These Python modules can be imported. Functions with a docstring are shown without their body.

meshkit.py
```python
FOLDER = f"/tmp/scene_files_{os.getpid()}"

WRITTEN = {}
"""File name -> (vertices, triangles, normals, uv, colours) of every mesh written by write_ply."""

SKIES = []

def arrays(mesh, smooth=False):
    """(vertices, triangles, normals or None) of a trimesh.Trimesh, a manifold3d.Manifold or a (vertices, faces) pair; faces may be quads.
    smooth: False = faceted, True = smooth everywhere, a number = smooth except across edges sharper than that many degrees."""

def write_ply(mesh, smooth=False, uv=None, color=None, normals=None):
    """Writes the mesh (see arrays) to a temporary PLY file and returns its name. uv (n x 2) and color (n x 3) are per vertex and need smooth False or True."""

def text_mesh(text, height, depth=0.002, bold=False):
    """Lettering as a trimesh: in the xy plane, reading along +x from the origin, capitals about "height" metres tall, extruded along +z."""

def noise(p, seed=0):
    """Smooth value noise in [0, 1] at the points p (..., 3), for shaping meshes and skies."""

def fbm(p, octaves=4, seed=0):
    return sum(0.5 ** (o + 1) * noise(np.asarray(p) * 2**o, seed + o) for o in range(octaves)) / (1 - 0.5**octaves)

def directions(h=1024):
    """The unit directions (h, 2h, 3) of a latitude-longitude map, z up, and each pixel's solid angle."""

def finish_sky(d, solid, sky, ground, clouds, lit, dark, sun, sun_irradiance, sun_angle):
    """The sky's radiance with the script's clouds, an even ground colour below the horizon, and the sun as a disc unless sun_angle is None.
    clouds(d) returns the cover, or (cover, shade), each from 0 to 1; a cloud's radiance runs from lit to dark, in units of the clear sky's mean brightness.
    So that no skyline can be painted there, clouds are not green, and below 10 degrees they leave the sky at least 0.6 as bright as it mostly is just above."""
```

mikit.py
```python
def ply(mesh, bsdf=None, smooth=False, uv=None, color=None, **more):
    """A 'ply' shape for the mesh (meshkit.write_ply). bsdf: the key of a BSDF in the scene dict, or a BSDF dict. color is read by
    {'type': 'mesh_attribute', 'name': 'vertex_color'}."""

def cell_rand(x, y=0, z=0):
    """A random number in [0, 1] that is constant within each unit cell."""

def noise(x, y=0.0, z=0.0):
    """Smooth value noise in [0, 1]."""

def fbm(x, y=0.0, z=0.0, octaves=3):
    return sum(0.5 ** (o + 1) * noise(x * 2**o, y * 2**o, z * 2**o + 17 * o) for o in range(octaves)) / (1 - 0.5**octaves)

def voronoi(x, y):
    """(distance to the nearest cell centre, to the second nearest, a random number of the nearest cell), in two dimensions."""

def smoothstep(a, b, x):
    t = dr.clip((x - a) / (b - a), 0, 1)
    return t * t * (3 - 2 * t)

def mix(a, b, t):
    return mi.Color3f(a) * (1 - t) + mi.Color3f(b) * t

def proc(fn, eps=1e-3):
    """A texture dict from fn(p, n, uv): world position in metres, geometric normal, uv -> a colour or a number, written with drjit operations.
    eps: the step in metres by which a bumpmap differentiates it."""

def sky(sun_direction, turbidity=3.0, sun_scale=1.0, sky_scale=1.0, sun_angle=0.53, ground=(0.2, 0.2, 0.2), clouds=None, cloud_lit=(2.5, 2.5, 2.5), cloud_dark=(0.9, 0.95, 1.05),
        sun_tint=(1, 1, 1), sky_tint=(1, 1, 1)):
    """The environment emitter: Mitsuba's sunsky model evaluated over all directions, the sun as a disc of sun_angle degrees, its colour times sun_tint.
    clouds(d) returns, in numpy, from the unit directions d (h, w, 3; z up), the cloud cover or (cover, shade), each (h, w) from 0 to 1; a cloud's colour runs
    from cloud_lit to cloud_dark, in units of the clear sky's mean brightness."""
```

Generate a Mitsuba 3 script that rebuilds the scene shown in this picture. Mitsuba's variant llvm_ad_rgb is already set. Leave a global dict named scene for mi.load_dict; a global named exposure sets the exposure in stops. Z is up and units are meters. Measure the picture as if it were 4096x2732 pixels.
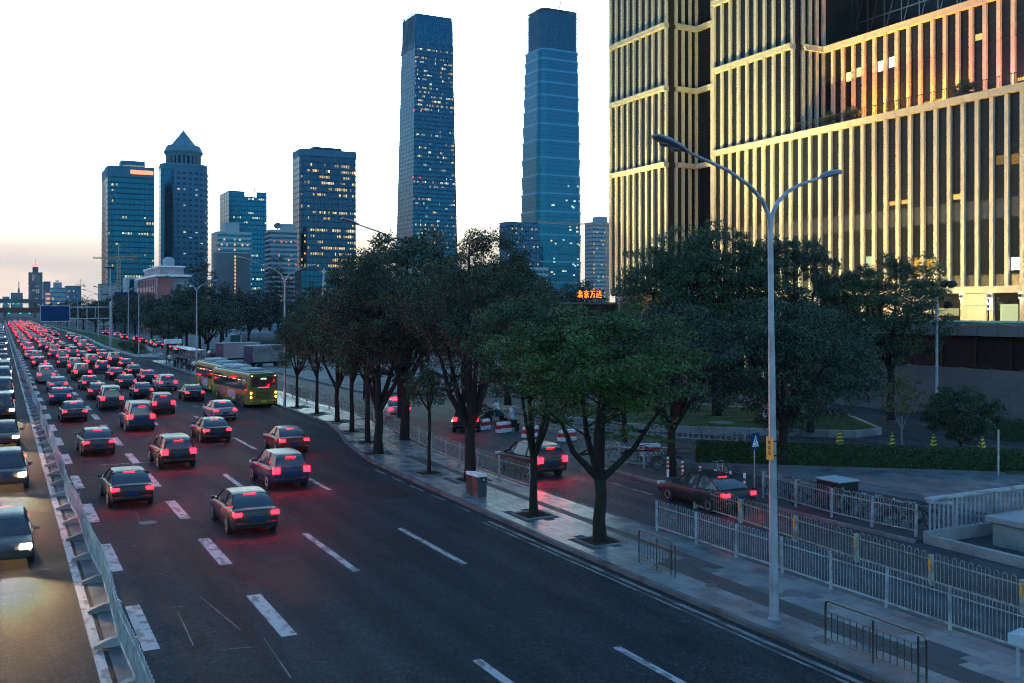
import math, random
import numpy as np, trimesh, manifold3d as m3, drjit as dr, mitsuba as mi, mikit, meshkit
from mikit import noise, fbm, smoothstep, mix, proc, cell_rand
T = mi.ScalarTransform4f
PI = math.pi
scene, labels = {}, {}

# ---------------------------------------------------------------- camera, sky, exposure, air
EYE = 8.44                                   # the photographer stands on a footbridge over the road
YAW = math.radians(27.58)                    # +y runs along the road, +x to its right
FWD = (math.sin(YAW), math.cos(YAW), 0.0)
scene['camera'] = {'type': 'perspective', 'fov': 55.17, 'fov_axis': 'x', 'near_clip': 0.3, 'far_clip': 9000.0,
    'principal_point_offset_y': 0.0472,
    'to_world': T().look_at(origin=[0, 0, EYE], target=[FWD[0], FWD[1], EYE], up=[0, 0, 1]),
    'medium': {'type': 'ref', 'id': 'haze_air'}}
exposure = 0.0
SUNSET = (0.40, 0.92, 0.25)


def dusk_clouds(d):
    el = np.degrees(np.arcsin(np.clip(d[..., 2], -1, 1)))
    az = np.degrees(np.arctan2(d[..., 0], d[..., 1]))
    west = np.clip(np.cos(np.radians(az - 20)) * 1.3 + 0.2, 0, 1)
    p = np.stack([az * 0.045, el * 0.42, el * 0 + 3.1], -1)
    n1 = meshkit.fbm(p, 5, 3)
    n2 = meshkit.fbm(np.stack([az * 0.11 + 4, el * 1.1, el * 0], -1), 5, 8)
    n3 = meshkit.fbm(np.stack([az * 0.08 + 9, el * 0.9 + 2, el * 0], -1), 5, 21)
    ss = lambda a, b, x: (lambda t: t * t * (3 - 2 * t))(np.clip((x - a) / (b - a), 0, 1))
    veil = (1 - ss(2.5, 12.5, el + 5.0 * (n1 - 0.5))) * west          # peach light low in the west
    low = ss(0.50, 0.62, n2) * (1 - ss(1.8, 3.4, el)) * west * 0.85          # grey banks near the horizon
    thin = ss(0.60, 0.80, n3) * ss(3.0, 6.0, el) * (1 - ss(9, 15, el)) * 0.35 * west
    def lens(a, e, w, h, k):                                         # one small lens-shaped cloud
        q = meshkit.fbm(np.stack([az * .9 + k, el * 5, el * 0], -1), 3, k) - .5
        return 1 - ss(.25, 1.0, np.hypot((az - a) / w, (el - e - .06 * (az - a)) / h) + .9 * q)
    small = np.maximum.reduce([lens(13.2, 7.5, 2.1, .42, 3) * .62, lens(25.4, 8.1, 1.3, .22, 5) * .4, lens(27.3, 5.6, 1.0, .14, 7) * .3, lens(4.5, 7.9, 1.2, .16, 9) * .25])
    bank = ss(.42, .56, n2 + .10 * (1 - np.abs(el - 2.0))) * (1 - ss(2.3, 3.1, el)) * (1 - ss(8, 13, np.abs(az - 1))) * .9
    low = np.maximum(low * .25, bank * .6)
    thin = np.maximum(thin, ss(.50, .72, n3) * ss(1.5, 3, el) * (1 - ss(5.0, 9.5, el)) * .13 * west)
    thin = np.maximum(thin, small)
    cover = np.clip(np.maximum(np.maximum(veil * 0.96, low * 0.97), thin), 0, 1)
    shade = np.clip(low * (0.55 + 0.45 * n1) + thin * 0.9, 0, 1)
    return cover, shade


scene['sky'] = mikit.sky(SUNSET, turbidity=3, sun_scale=0.0, sky_scale=15.0, sky_tint=(0.62, 0.94, 1.22), ground=(0.08, 0.09, 0.1),
    clouds=dusk_clouds, cloud_lit=(1.16, 0.87, 0.73), cloud_dark=(0.46, 0.47, 0.55))
scene['sky']['sampling_weight'] = 42.0
scene['haze_air'] = {'type': 'homogeneous', 'albedo': {'type': 'rgb', 'value': [0.95, 0.95, 0.95]}, 'sigma_t': {'type': 'rgb', 'value': [0.000036, 0.000042, 0.000052]}}
scene['haze'] = {'type': 'cube', 'to_world': T().translate([0, 1500, 189.5]).scale([3400, 3400, 190.5]), 'bsdf': {'type': 'null'}, 'interior': {'type': 'ref', 'id': 'haze_air'}}
labels['haze'] = {'kind': 'stuff', 'label': 'thin blue evening haze in the air over the city', 'category': 'haze'}


# ---------------------------------------------------------------- materials
def rgb(*c):
    return {'type': 'rgb', 'value': list(map(float, c))}


def mat(key, color, rough=0.6, spec=0.5, metal=0.0, coat=0.0, bump=None, two=True, **more):
    c = color if isinstance(color, dict) else rgb(*color)
    b = {'type': 'principled', 'base_color': c, 'roughness': rough, 'specular': spec, 'metallic': metal, 'clearcoat': coat, **more}
    if bump is not None:
        b = {'type': 'bumpmap', 'arbitrary': bump[0], 'scale': bump[1], 'bsdf': b}
    scene[key] = {'type': 'twosided', 'bsdf': b} if two else b
    return key


def dirty(c, amount=0.3, s=1.0, grain=0.12, sg=30.0):
    return proc(lambda p, n, uv: mi.Color3f(*c) * (1 - amount * smoothstep(0.35, 0.75, fbm(p.x * s, p.y * s, p.z * s))) * (1 - grain + 2 * grain * noise(p.x * sg, p.y * sg, p.z * sg)))


def f_asphalt(p, n, uv):
    g = noise(p.x * 19, p.y * 19) * 0.6 + noise(p.x * 60, p.y * 60) * 0.4
    wheel = 0.5 + 0.5 * dr.cos((p.x - 4.95) * (2 * PI / 1.72))
    big = fbm(p.x * 0.6, p.y * 0.09)
    fine = fbm(p.x * 2.3 + 7, p.y * 0.5, octaves=4)
    oil = smoothstep(0.56, 0.78, fbm(p.x * 0.9 + 3, p.y * 0.35 + 9, octaves=4)) * wheel
    crack = smoothstep(0.012, 0.0, dr.abs(fbm(p.x * 0.35 + 11, p.y * 0.35, octaves=4) - 0.5)) * smoothstep(0.55, 0.7, fbm(p.x * 0.12, p.y * 0.12 + 5))
    speck = smoothstep(0.985, 0.995, cell_rand(dr.floor(p.x * 14), dr.floor(p.y * 14)))
    v = 0.024 * (0.35 + 1.3 * g) * (0.42 + 0.62 * big + 0.30 * wheel + 0.30 * fbm(p.x * 2.6 + 31, p.y * 0.04)) * (0.85 + 0.3 * fine) * (1 - 0.5 * crack) * (1 - 0.4 * oil) + 0.035 * speck * g
    return mi.Color3f(0.82 * v, 1.0 * v, 1.10 * v)


mat('m_asphalt', proc(f_asphalt), 0.8, 0.1)
mat('m_asphalt_grey', proc(lambda p, n, uv: mi.Color3f(f_asphalt(p, n, uv)) * 1.5), 0.7, 0.2)


def f_paint(p, n, uv):
    w = smoothstep(0.30, 0.52, fbm(p.x * 5, p.y * 3, octaves=4)) * 0.75 + 0.25
    g = noise(p.x * 40, p.y * 40)
    return mix((0.06, 0.063, 0.066), (0.33, 0.31, 0.31), w * (0.78 + 0.22 * g))


mat('m_paint', proc(f_paint), 0.65, 0.4)
mat('m_paint_worn', proc(lambda p, n, uv: mix((0.045, 0.047, 0.05), (0.13, 0.13, 0.13), smoothstep(0.42, 0.6, fbm(p.x * 4, p.y * 1.3, octaves=4)))), 0.65, 0.4)
for i, c in enumerate(((0.105, 0.132, 0.148), (0.125, 0.152, 0.165), (0.09, 0.115, 0.13), (0.145, 0.165, 0.172))):
    mat(f'm_paver{i}', dirty(c, 0.45, 1.3, 0.15, 45), 0.36, 0.5)
mat('m_paver_dark', dirty((0.042, 0.045, 0.047), 0.3, 1.2, 0.15, 60), 0.65, 0.3)
mat('m_paver_blue', dirty((0.05, 0.075, 0.085), 0.3, 1.2, 0.15, 60), 0.5, 0.5)
mat('m_joint', (0.055, 0.06, 0.065), 0.9, 0.2)
mat('m_kerb', dirty((0.17, 0.17, 0.17), 0.5, 1.4, 0.15, 50), 0.7, 0.4)
mat('m_kerb_dark', dirty((0.075, 0.075, 0.078), 0.5, 1.4, 0.15, 50), 0.7, 0.4)
mat('m_soil', dirty((0.035, 0.028, 0.02), 0.5, 3, 0.3, 40), 0.95, 0.1)
mat('m_land', dirty((0.05, 0.052, 0.05), 0.4, 0.05, 0.2, 4), 0.9, 0.2)
mat('m_lawn', dirty((0.035, 0.06, 0.022), 0.6, 0.8, 0.35, 25), 0.95, 0.15)
mat('m_concrete', dirty((0.23, 0.23, 0.225), 0.45, 0.8, 0.12, 30), 0.8, 0.3)
mat('m_concrete_dark', dirty((0.11, 0.115, 0.12), 0.45, 0.8, 0.12, 30), 0.8, 0.3)
mat('m_galv', dirty((0.42, 0.43, 0.43), 0.35, 3.0, 0.1, 60), 0.42, 0.5, 0.55)
mat('m_white_fence', dirty((0.27, 0.29, 0.30), 0.45, 4.0, 0.1, 60), 0.45, 0.5)
mat('m_cream_fence', dirty((0.27, 0.255, 0.22), 0.4, 4.0, 0.1, 60), 0.5, 0.5)
mat('m_steel', dirty((0.20, 0.17, 0.14), 0.25, 5.0, 0.1, 70), 0.25, 0.5, 0.95)
mat('m_lamp_grey', dirty((0.30, 0.31, 0.34), 0.3, 2.0, 0.06, 60), 0.4, 0.5, 0.3)
mat('m_lamp_head', (0.10, 0.12, 0.15), 0.3, 0.6, 0.2, 0.5)
mat('m_lamp_glass', (0.10, 0.10, 0.10), 0.1, 0.8, 0.0, 1.0)
mat('m_black', (0.012, 0.012, 0.013), 0.5, 0.4)
mat('m_rubber', (0.018, 0.018, 0.019), 0.8, 0.3)
mat('m_chrome', (0.55, 0.55, 0.55), 0.2, 0.5, 1.0)
mat('m_glass_dark', (0.012, 0.016, 0.02), 0.06, 0.8, 0.0, 1.0)
mat('m_white', dirty((0.62, 0.63, 0.63), 0.25, 3.0, 0.06, 60), 0.5, 0.5)
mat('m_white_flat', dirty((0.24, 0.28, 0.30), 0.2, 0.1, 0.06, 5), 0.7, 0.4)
mat('m_red_flat', (0.42, 0.02, 0.02), 0.5, 0.5)
mat('m_orange_flat', (0.75, 0.28, 0.03), 0.5, 0.5)
mat('m_yellow_flat', (0.55, 0.48, 0.03), 0.5, 0.5)
mat('m_sign_blue', (0.0005, 0.030, 0.10), 0.6, 0.15)
mat('m_bark', proc(lambda p, n, uv: mix((0.008, 0.007, 0.006), (0.026, 0.023, 0.020), fbm(p.x * 14, p.y * 14, p.z * 4, octaves=4))), 0.9, 0.2)
mat('m_bark_pale', (0.18, 0.17, 0.16), 0.8, 0.3)
mat('m_stone', proc(lambda p, n, uv: mix((0.40, 0.37, 0.29), (0.47, 0.43, 0.34), fbm(p.y * 1.7, p.z * 0.7, p.x * 1.7, octaves=4)) * (0.9 + 0.1 * noise(p.y * 30, p.z * 30, p.x * 30)) * (1 - 0.18 * smoothstep(0.55, 0.8, fbm(p.y * 3, p.z * 0.25, p.x * 3)))), 0.75, 0.3)
mat('m_grey_stone', proc(lambda p, n, uv: mix((0.085, 0.08, 0.085), (0.13, 0.125, 0.13), fbm(p.x * 0.8, p.y * 0.8, p.z * 0.8, octaves=4)) * (0.85 + 0.3 * noise(p.x * 20, p.y * 20, p.z * 20))), 0.7, 0.4)
mat('m_office_glass', proc(lambda p, n, uv: mi.Color3f(0.010, 0.013, 0.016) * (0.6 + 0.8 * fbm(p.y * 0.2, p.z * 0.2))), 0.05, 0.12)
mat('m_mullion', (0.03, 0.028, 0.025), 0.4, 0.5, 0.4)
mat('m_spandrel', (0.022, 0.025, 0.027), 0.3, 0.5)
mat('m_teal', dirty((0.03, 0.13, 0.14), 0.3, 1.0, 0.1, 20), 0.6, 0.4)
mat('m_skin', (0.36, 0.22, 0.15), 0.6, 0.4)
mat('m_hair', (0.012, 0.010, 0.009), 0.6, 0.4)
mat('m_tower_blue', (0.003, 0.050, 0.085), 0.16, 0.5, 1.0)
mat('m_tower_blue_b', (0.002, 0.064, 0.112), 0.18, 0.5, 1.0)
mat('m_tower_dark', (0.010, 0.034, 0.060), 0.14, 0.5, 1.0)
mat('m_tower_band', (0.002, 0.026, 0.048), 0.4, 0.5, 0.8)
mat('m_tower_line', (0.03, 0.15, 0.22), 0.35, 0.5, 0.5)
mat('m_tower_pale', dirty((0.06, 0.15, 0.19), 0.15, 0.05, 0.05, 1.5), 0.7, 0.4)
mat('m_tower_stone', dirty((0.016, 0.115, 0.18), 0.15, 0.05, 0.05, 1.5), 0.7, 0.4)
mat('m_far_grey', dirty((0.085, 0.10, 0.115), 0.25, 0.05, 0.08, 1.5), 0.8, 0.3)
mat('m_far_brown', dirty((0.055, 0.05, 0.055), 0.2, 0.05, 0.08, 1.5), 0.7, 0.3)
mat('m_pink_brick', dirty((0.30, 0.10, 0.10), 0.25, 0.4, 0.1, 8), 0.8, 0.3)
mat('m_pink_wall', dirty((0.34, 0.25, 0.26), 0.25, 0.4, 0.1, 8), 0.8, 0.3)
mat('m_crane', (0.45, 0.20, 0.10), 0.6, 0.4)
mat('m_rust', dirty((0.16, 0.035, 0.03), 0.3, 0.3, 0.1, 5), 0.8, 0.3)
scene['m_leaf'] = {'type': 'twosided', 'bsdf': {'type': 'principled', 'base_color': {'type': 'mesh_attribute', 'name': 'vertex_color'}, 'roughness': 0.55, 'specular': 0.3}}
mat('m_hedge', proc(lambda p, n, uv: mix((0.010, 0.022, 0.008), (0.035, 0.065, 0.022), noise(p.x * 16, p.y * 16, p.z * 16))), 0.8, 0.2)
CLOTH = {'white': (0.55, 0.57, 0.6), 'black': (0.02, 0.02, 0.022), 'blue': (0.05, 0.08, 0.16), 'grey': (0.14, 0.14, 0.15), 'red': (0.3, 0.03, 0.04), 'jeans': (0.05, 0.07, 0.11), 'pale': (0.3, 0.36, 0.42), 'khaki': (0.2, 0.17, 0.12), 'yellow': (0.6, 0.5, 0.02)}
for k, c in CLOTH.items():
    mat('m_cloth_' + k, c, 0.9, 0.2)
PAINT = {'black': (0.006, 0.006, 0.007), 'dark grey': (0.02, 0.021, 0.023), 'silver': (0.16, 0.165, 0.17), 'white': (0.36, 0.36, 0.36), 'dark red': (0.13, 0.012, 0.015), 'navy blue': (0.012, 0.02, 0.055)}
for k, c in PAINT.items():
    mat('m_car_' + k.replace(' ', '_'), c, 0.3, 0.3, 0.0, 0.25)
mat('m_lens_red', (0.3, 0.01, 0.015), 0.2, 0.6)
mat('m_lens_clear', (0.4, 0.4, 0.4), 0.15, 0.7)
mat('m_emit', (0.02, 0.02, 0.02), 0.6, 0.2)


# ---------------------------------------------------------------- mesh helpers
class MB:
    def __init__(self):
        self.v, self.f, self.n = [], [], 0

    def add(self, v, f):
        v = np.asarray(v, float); f = np.asarray(f, int)
        if f.shape[1] == 4:
            f = np.vstack([f[:, [0, 1, 2]], f[:, [0, 2, 3]]])
        self.v.append(v); self.f.append(f + self.n); self.n += len(v)
        return self

    def box(self, c, s, rz=0.0):
        v = np.array([[x, y, z] for x in (-.5, .5) for y in (-.5, .5) for z in (-.5, .5)]) * np.asarray(s, float)
        if rz:
            k, q = math.cos(rz), math.sin(rz)
            v = np.stack([v[:, 0] * k - v[:, 1] * q, v[:, 0] * q + v[:, 1] * k, v[:, 2]], 1)
        return self.add(v + np.asarray(c, float), BOXF)

    def cbox(self, c, s, b=0.01, rz=0.0):
        """a box with chamfered edges"""
        s = np.asarray(s, float); b = min(b, *(0.45 * s))
        h, v, idx = s / 2, [], {}
        for sx in (-1, 1):
            for sy in (-1, 1):
                for sz in (-1, 1):
                    for a in range(3):
                        q = h - b; q[a] = h[a]
                        idx[(sx, sy, sz, a)] = len(v); v.append([sx * q[0], sy * q[1], sz * q[2]])
        v = np.array(v)
        f = CBOXF
        if rz:
            k, q = math.cos(rz), math.sin(rz)
            v = np.stack([v[:, 0] * k - v[:, 1] * q, v[:, 0] * q + v[:, 1] * k, v[:, 2]], 1)
        return self.add(v + np.asarray(c, float), f)

    def bar(self, p, q, w, h=None):
        """square bar from p to q"""
        p, q = np.asarray(p, float), np.asarray(q, float); d = q - p; d = d / np.linalg.norm(d)
        a = np.cross(d, [0, 0, 1.0] if abs(d[2]) < 0.95 else [1.0, 0, 0]); a /= np.linalg.norm(a); b = np.cross(a, d)
        h = w if h is None else h
        v = [e + sa * a * w / 2 + sb * b * h / 2 for e in (p, q) for sa, sb in ((-1, -1), (1, -1), (1, 1), (-1, 1))]
        return self.add(v, np.array([[0, 4, 5, 1], [1, 5, 6, 2], [2, 6, 7, 3], [3, 7, 4, 0], [0, 1, 2, 3], [7, 6, 5, 4]]))

    def tube(self, pts, r, n=8, cap=True):
        pts = np.asarray(pts, float); k = len(pts); r = np.broadcast_to(r, (k,))
        t = np.gradient(pts, axis=0) if k > 1 else None
        t /= np.linalg.norm(t, axis=1, keepdims=True) + 1e-12
        ref = np.array([0, 0, 1.0]) if np.abs(t[:, 2]).max() < 0.9 else np.array([0.31, 0.95, 0.05])
        a = np.cross(t, ref); a /= np.linalg.norm(a, axis=1, keepdims=True) + 1e-12
        b = np.cross(t, a); g = np.arange(n) * 2 * PI / n
        v = pts[:, None] + r[:, None, None] * (np.cos(g)[None, :, None] * a[:, None] + np.sin(g)[None, :, None] * b[:, None])
        f = []
        for i in range(k - 1):
            for j in range(n):
                f.append([i * n + j, i * n + (j + 1) % n, (i + 1) * n + (j + 1) % n, (i + 1) * n + j])
        vv = list(v.reshape(-1, 3))
        f = [tuple(x) for x in f]
        if cap:
            c0 = len(vv); vv.append(pts[0]); c1 = len(vv); vv.append(pts[-1])
            for j in range(n):
                f.append((c0, (j + 1) % n, j, j)); f.append((c1, (k - 1) * n + j, (k - 1) * n + (j + 1) % n, (k - 1) * n + (j + 1) % n))
        f = np.array(f)
        tri = np.vstack([f[:, [0, 1, 2]], f[:, [0, 2, 3]]])
        tri = tri[(tri[:, 0] != tri[:, 1]) & (tri[:, 1] != tri[:, 2]) & (tri[:, 0] != tri[:, 2])]
        return self.add(vv, tri)

    def loft(self, rings, cap=True):
        rings = np.asarray(rings, float); k, n = rings.shape[:2]
        v = list(rings.reshape(-1, 3)); f = []
        for i in range(k - 1):
            for j in range(n):
                a, b, c, d = i * n + j, i * n + (j + 1) % n, (i + 1) * n + (j + 1) % n, (i + 1) * n + j
                f += [[a, b, c], [a, c, d]]
        if cap:
            for base, flip in ((0, True), ((k - 1) * n, False)):
                c = len(v); v.append(rings[0 if flip else -1].mean(0))
                for j in range(n):
                    t = [c, base + j, base + (j + 1) % n]
                    f.append(t[::-1] if flip else t)
        return self.add(v, np.array(f))

    def lathe(self, prof, c=(0, 0, 0), n=12):
        g = np.arange(n) * 2 * PI / n
        return self.loft([[(c[0] + r * math.cos(a), c[1] + r * math.sin(a), c[2] + z) for a in g] for r, z in prof])

    def prism(self, poly, z0, z1, scale=1.0, c=None):
        poly = np.asarray(poly, float); c = poly.mean(0) if c is None else np.asarray(c)
        top = c + (poly - c) * scale
        return self.loft([[(x, y, z0) for x, y in poly], [(x, y, z1) for x, y in top]])

    def poly(self, poly, z):
        """a flat sheet, seen from above; any simple outline"""
        from shapely.geometry import Polygon
        v, f = trimesh.creation.triangulate_polygon(Polygon(poly), engine='earcut')
        v = np.column_stack([v, np.full(len(v), z)]); f = np.asarray(f)
        nz = np.cross(v[f[:, 1]] - v[f[:, 0]], v[f[:, 2]] - v[f[:, 0]])[:, 2]
        f = np.where((nz < 0)[:, None], f[:, ::-1], f)
        return self.add(v, f)

    def slab(self, poly, z0, z1):
        from shapely.geometry import Polygon
        m = trimesh.creation.extrude_polygon(Polygon(poly), z1 - z0, engine='earcut')
        return self.add(np.array(m.vertices) + [0, 0, z0], m.faces)

    def mesh(self):
        return np.vstack(self.v), np.vstack(self.f)


BOXF = np.array([[0, 1, 3, 2], [4, 6, 7, 5], [0, 4, 5, 1], [2, 3, 7, 6], [0, 2, 6, 4], [1, 5, 7, 3]])


def _cboxf():
    pts, k = {}, 0
    h = []
    for sx in (-1, 1):
        for sy in (-1, 1):
            for sz in (-1, 1):
                for a in range(3):
                    q = np.array([.8, .8, .8]); q[a] = 1
                    pts[k] = q * [sx, sy, sz]; h.append(q * [sx, sy, sz]); k += 1
    hull = trimesh.convex.convex_hull(np.array(h))
    tree = {tuple(np.round(p, 6)): i for i, p in pts.items()}
    ids = [tree[tuple(np.round(p, 6))] for p in hull.vertices]
    return np.array(ids)[hull.faces]


CBOXF = _cboxf()


def man(m):
    q = m.to_mesh()
    return np.array(q.vert_properties[:, :3]), np.array(q.tri_verts)


_taken = {}


def numbered(key):
    n = _taken.get(key, -1) + 1
    _taken[key] = n
    return key if n == 0 else f'{key}_{n:03d}'


def thing(name, label, cat, group=None):
    key = numbered(name)
    labels[key] = {'label': label, 'category': cat}
    if group:
        labels[key]['group'] = group
    return key


def shape(mesh, m, smooth=False, **k):
    if isinstance(mesh, MB):
        mesh = mesh.mesh()
    return mikit.ply(mesh, m, smooth=smooth, **k)


def put(key, sh, M=None, rad=None, sw=None, m=None, kind=None, label=None):
    d = dict(sh)
    if m is not None:
        d['bsdf'] = {'type': 'ref', 'id': m}
    if M is not None:
        d['to_world'] = M
    if rad is not None:
        d['emitter'] = {'type': 'area', 'radiance': rgb(*rad)}
        if sw is not None:
            d['emitter']['sampling_weight'] = float(sw)
    scene[key] = d
    if kind or label:
        labels[key] = {k: v for k, v in (('kind', kind), ('label', label)) if v}
    return key


def part(root, name, mesh, m, smooth=False, **k):
    return put(numbered(root + '__' + name), shape(mesh, m, smooth), **k)


def struct(key, mesh, m, smooth=False):
    labels[key] = {'kind': 'structure'}
    return put(key, shape(mesh, m, smooth))


def place(x, y, z=0.0, deg=0.0, s=1.0):
    return T().translate([x, y, z]).rotate([0, 0, 1], deg).scale(s)


def arc(c, r, a0, a1, n, u=(1, 0, 0), w=(0, 0, 1)):
    c, u, w = map(lambda q: np.asarray(q, float), (c, u, w))
    return [c + r * (math.cos(a) * u + math.sin(a) * w) for a in np.linspace(a0, a1, n)]

# ---------------------------------------------------------------- ground, roads, pavements
random.seed(7); rng = np.random.default_rng(7)
struct('ground', MB().poly([(-3300, -400), (3300, -400), (3300, 4850), (-3300, 4850)], -0.03), 'm_land')
struct('main_road', MB().poly([(-16, -30), (23, -30), (23, 5), (17.6, 5), (17.6, 38), (18.1, 52), (24, 60), (25, 1500), (-16, 1500)], 0.0), 'm_asphalt')
struct('service_road', MB().poly([(21.5, -30), (29.4, -30), (29.4, 44), (34, 46), (41, 47), (53, 25), (64, 15), (66, 70), (40, 76), (32, 90), (32, 420), (25, 500), (24, 172), (25, 100), (24, 60), (21.5, 40)], 0.006), 'm_asphalt_grey')


def dash(x, y0, l, w, m='m_paint', dx=0.0):
    part('main_road', 'lane_dash', MB().poly([(x - w / 2, y0), (x + w / 2, y0), (x + w / 2 + dx, y0 + l), (x - w / 2 + dx, y0 + l)], 0.006), m)


for k in range(26):
    dash(3.33, 17.4 + 8.23 * k, 4.1, 0.40)
    dash(6.63, 17.1 + 8.0 * k, 4.1, 0.42)
for k in range(18):
    dash(10.17, 15.3 + 15 * k, 6.0, 0.24)
    dash(13.64, 14.5 + 15 * k, 6.0, 0.22)
dash(2.13, -20, 700, 0.24)
dash(17.22, 5, 30, 0.16, 'm_paint_worn'); dash(16.95, 5, 30, 0.10, 'm_paint_worn')
for k in range(5):
    dash(17.35 + 0.03 * k, 37 + 2.6 * k, 1.6, 0.14, 'm_paint_worn')
dash(17.4, 131, 30, 0.32)
part('main_road', 'survey_line', MB().poly([(4.8, 57.3), (9.5, 56.95), (9.5, 57.03), (4.8, 57.38)], 0.006), 'm_paint')
for x, y, l in ((26.2, 36.5, 3.6), (27.4, 47.5, 2.2), (28.6, 50.5, 2.2)):
    part('service_road', 'lane_dash', MB().poly([(x, y), (x + .22, y), (x + .22, y + l), (x, y + l)], 0.012), 'm_paint_worn')
for x, y in ((12.2, 63), (5.2, 41), (15.1, 88)):
    part('main_road', 'manhole_cover', MB().lathe([(0.001, .012), (0.36, .012), (0.36, 0.0), (0.001, 0)], (x, y, 0), 20), 'm_kerb_dark')
g = np.random.default_rng(3)
for x, y, w, l in ((7.3, 27.5, 1.5, 5.2), (11.2, 52.5, 1.7, 9.0), (14.9, 41.0, 1.9, 3.2), (4.5, 70, 1.6, 12)):
    part('main_road', 'tar_patch', MB().poly([(x + .08, y), (x + w, y + .1), (x + w - .05, y + l), (x, y + l - .12)], 0.003), 'm_tar')
b = MB()
for x0, y0, x1, y1 in ((4.3, 25.5, 4.4, 28.6), (4.7, 24.9, 5.6, 24.7), (3.9, 33, 4.8, 32.9), (5.6, 26.2, 5.2, 29.8), (4.2, 37.2, 5.0, 37.1), (5.9, 22.2, 6.0, 25.2), (3.9, 29.1, 4.6, 29.0), (4.9, 40.2, 5.0, 43.5)):
    d = np.array([x1 - x0, y1 - y0]); n = np.array([-d[1], d[0]]) / np.linalg.norm(d) * .014
    b.poly([(x0 - n[0], y0 - n[1]), (x1 - n[0], y1 - n[1]), (x1 + n[0], y1 + n[1]), (x0 + n[0], y0 + n[1])], 0.005)
part('main_road', 'chalk_marks', b, 'm_paint_worn', kind='stuff')
mat('m_tar', dirty((0.013, 0.015, 0.016), 0.3, 1.5, 0.3, 25), 0.75, 0.15)
struct('median_strip', MB().slab([(2.36, -20), (3.05, -20), (3.05, 760), (2.36, 760)], -0.05, 0.03), 'm_kerb_dark')

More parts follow.
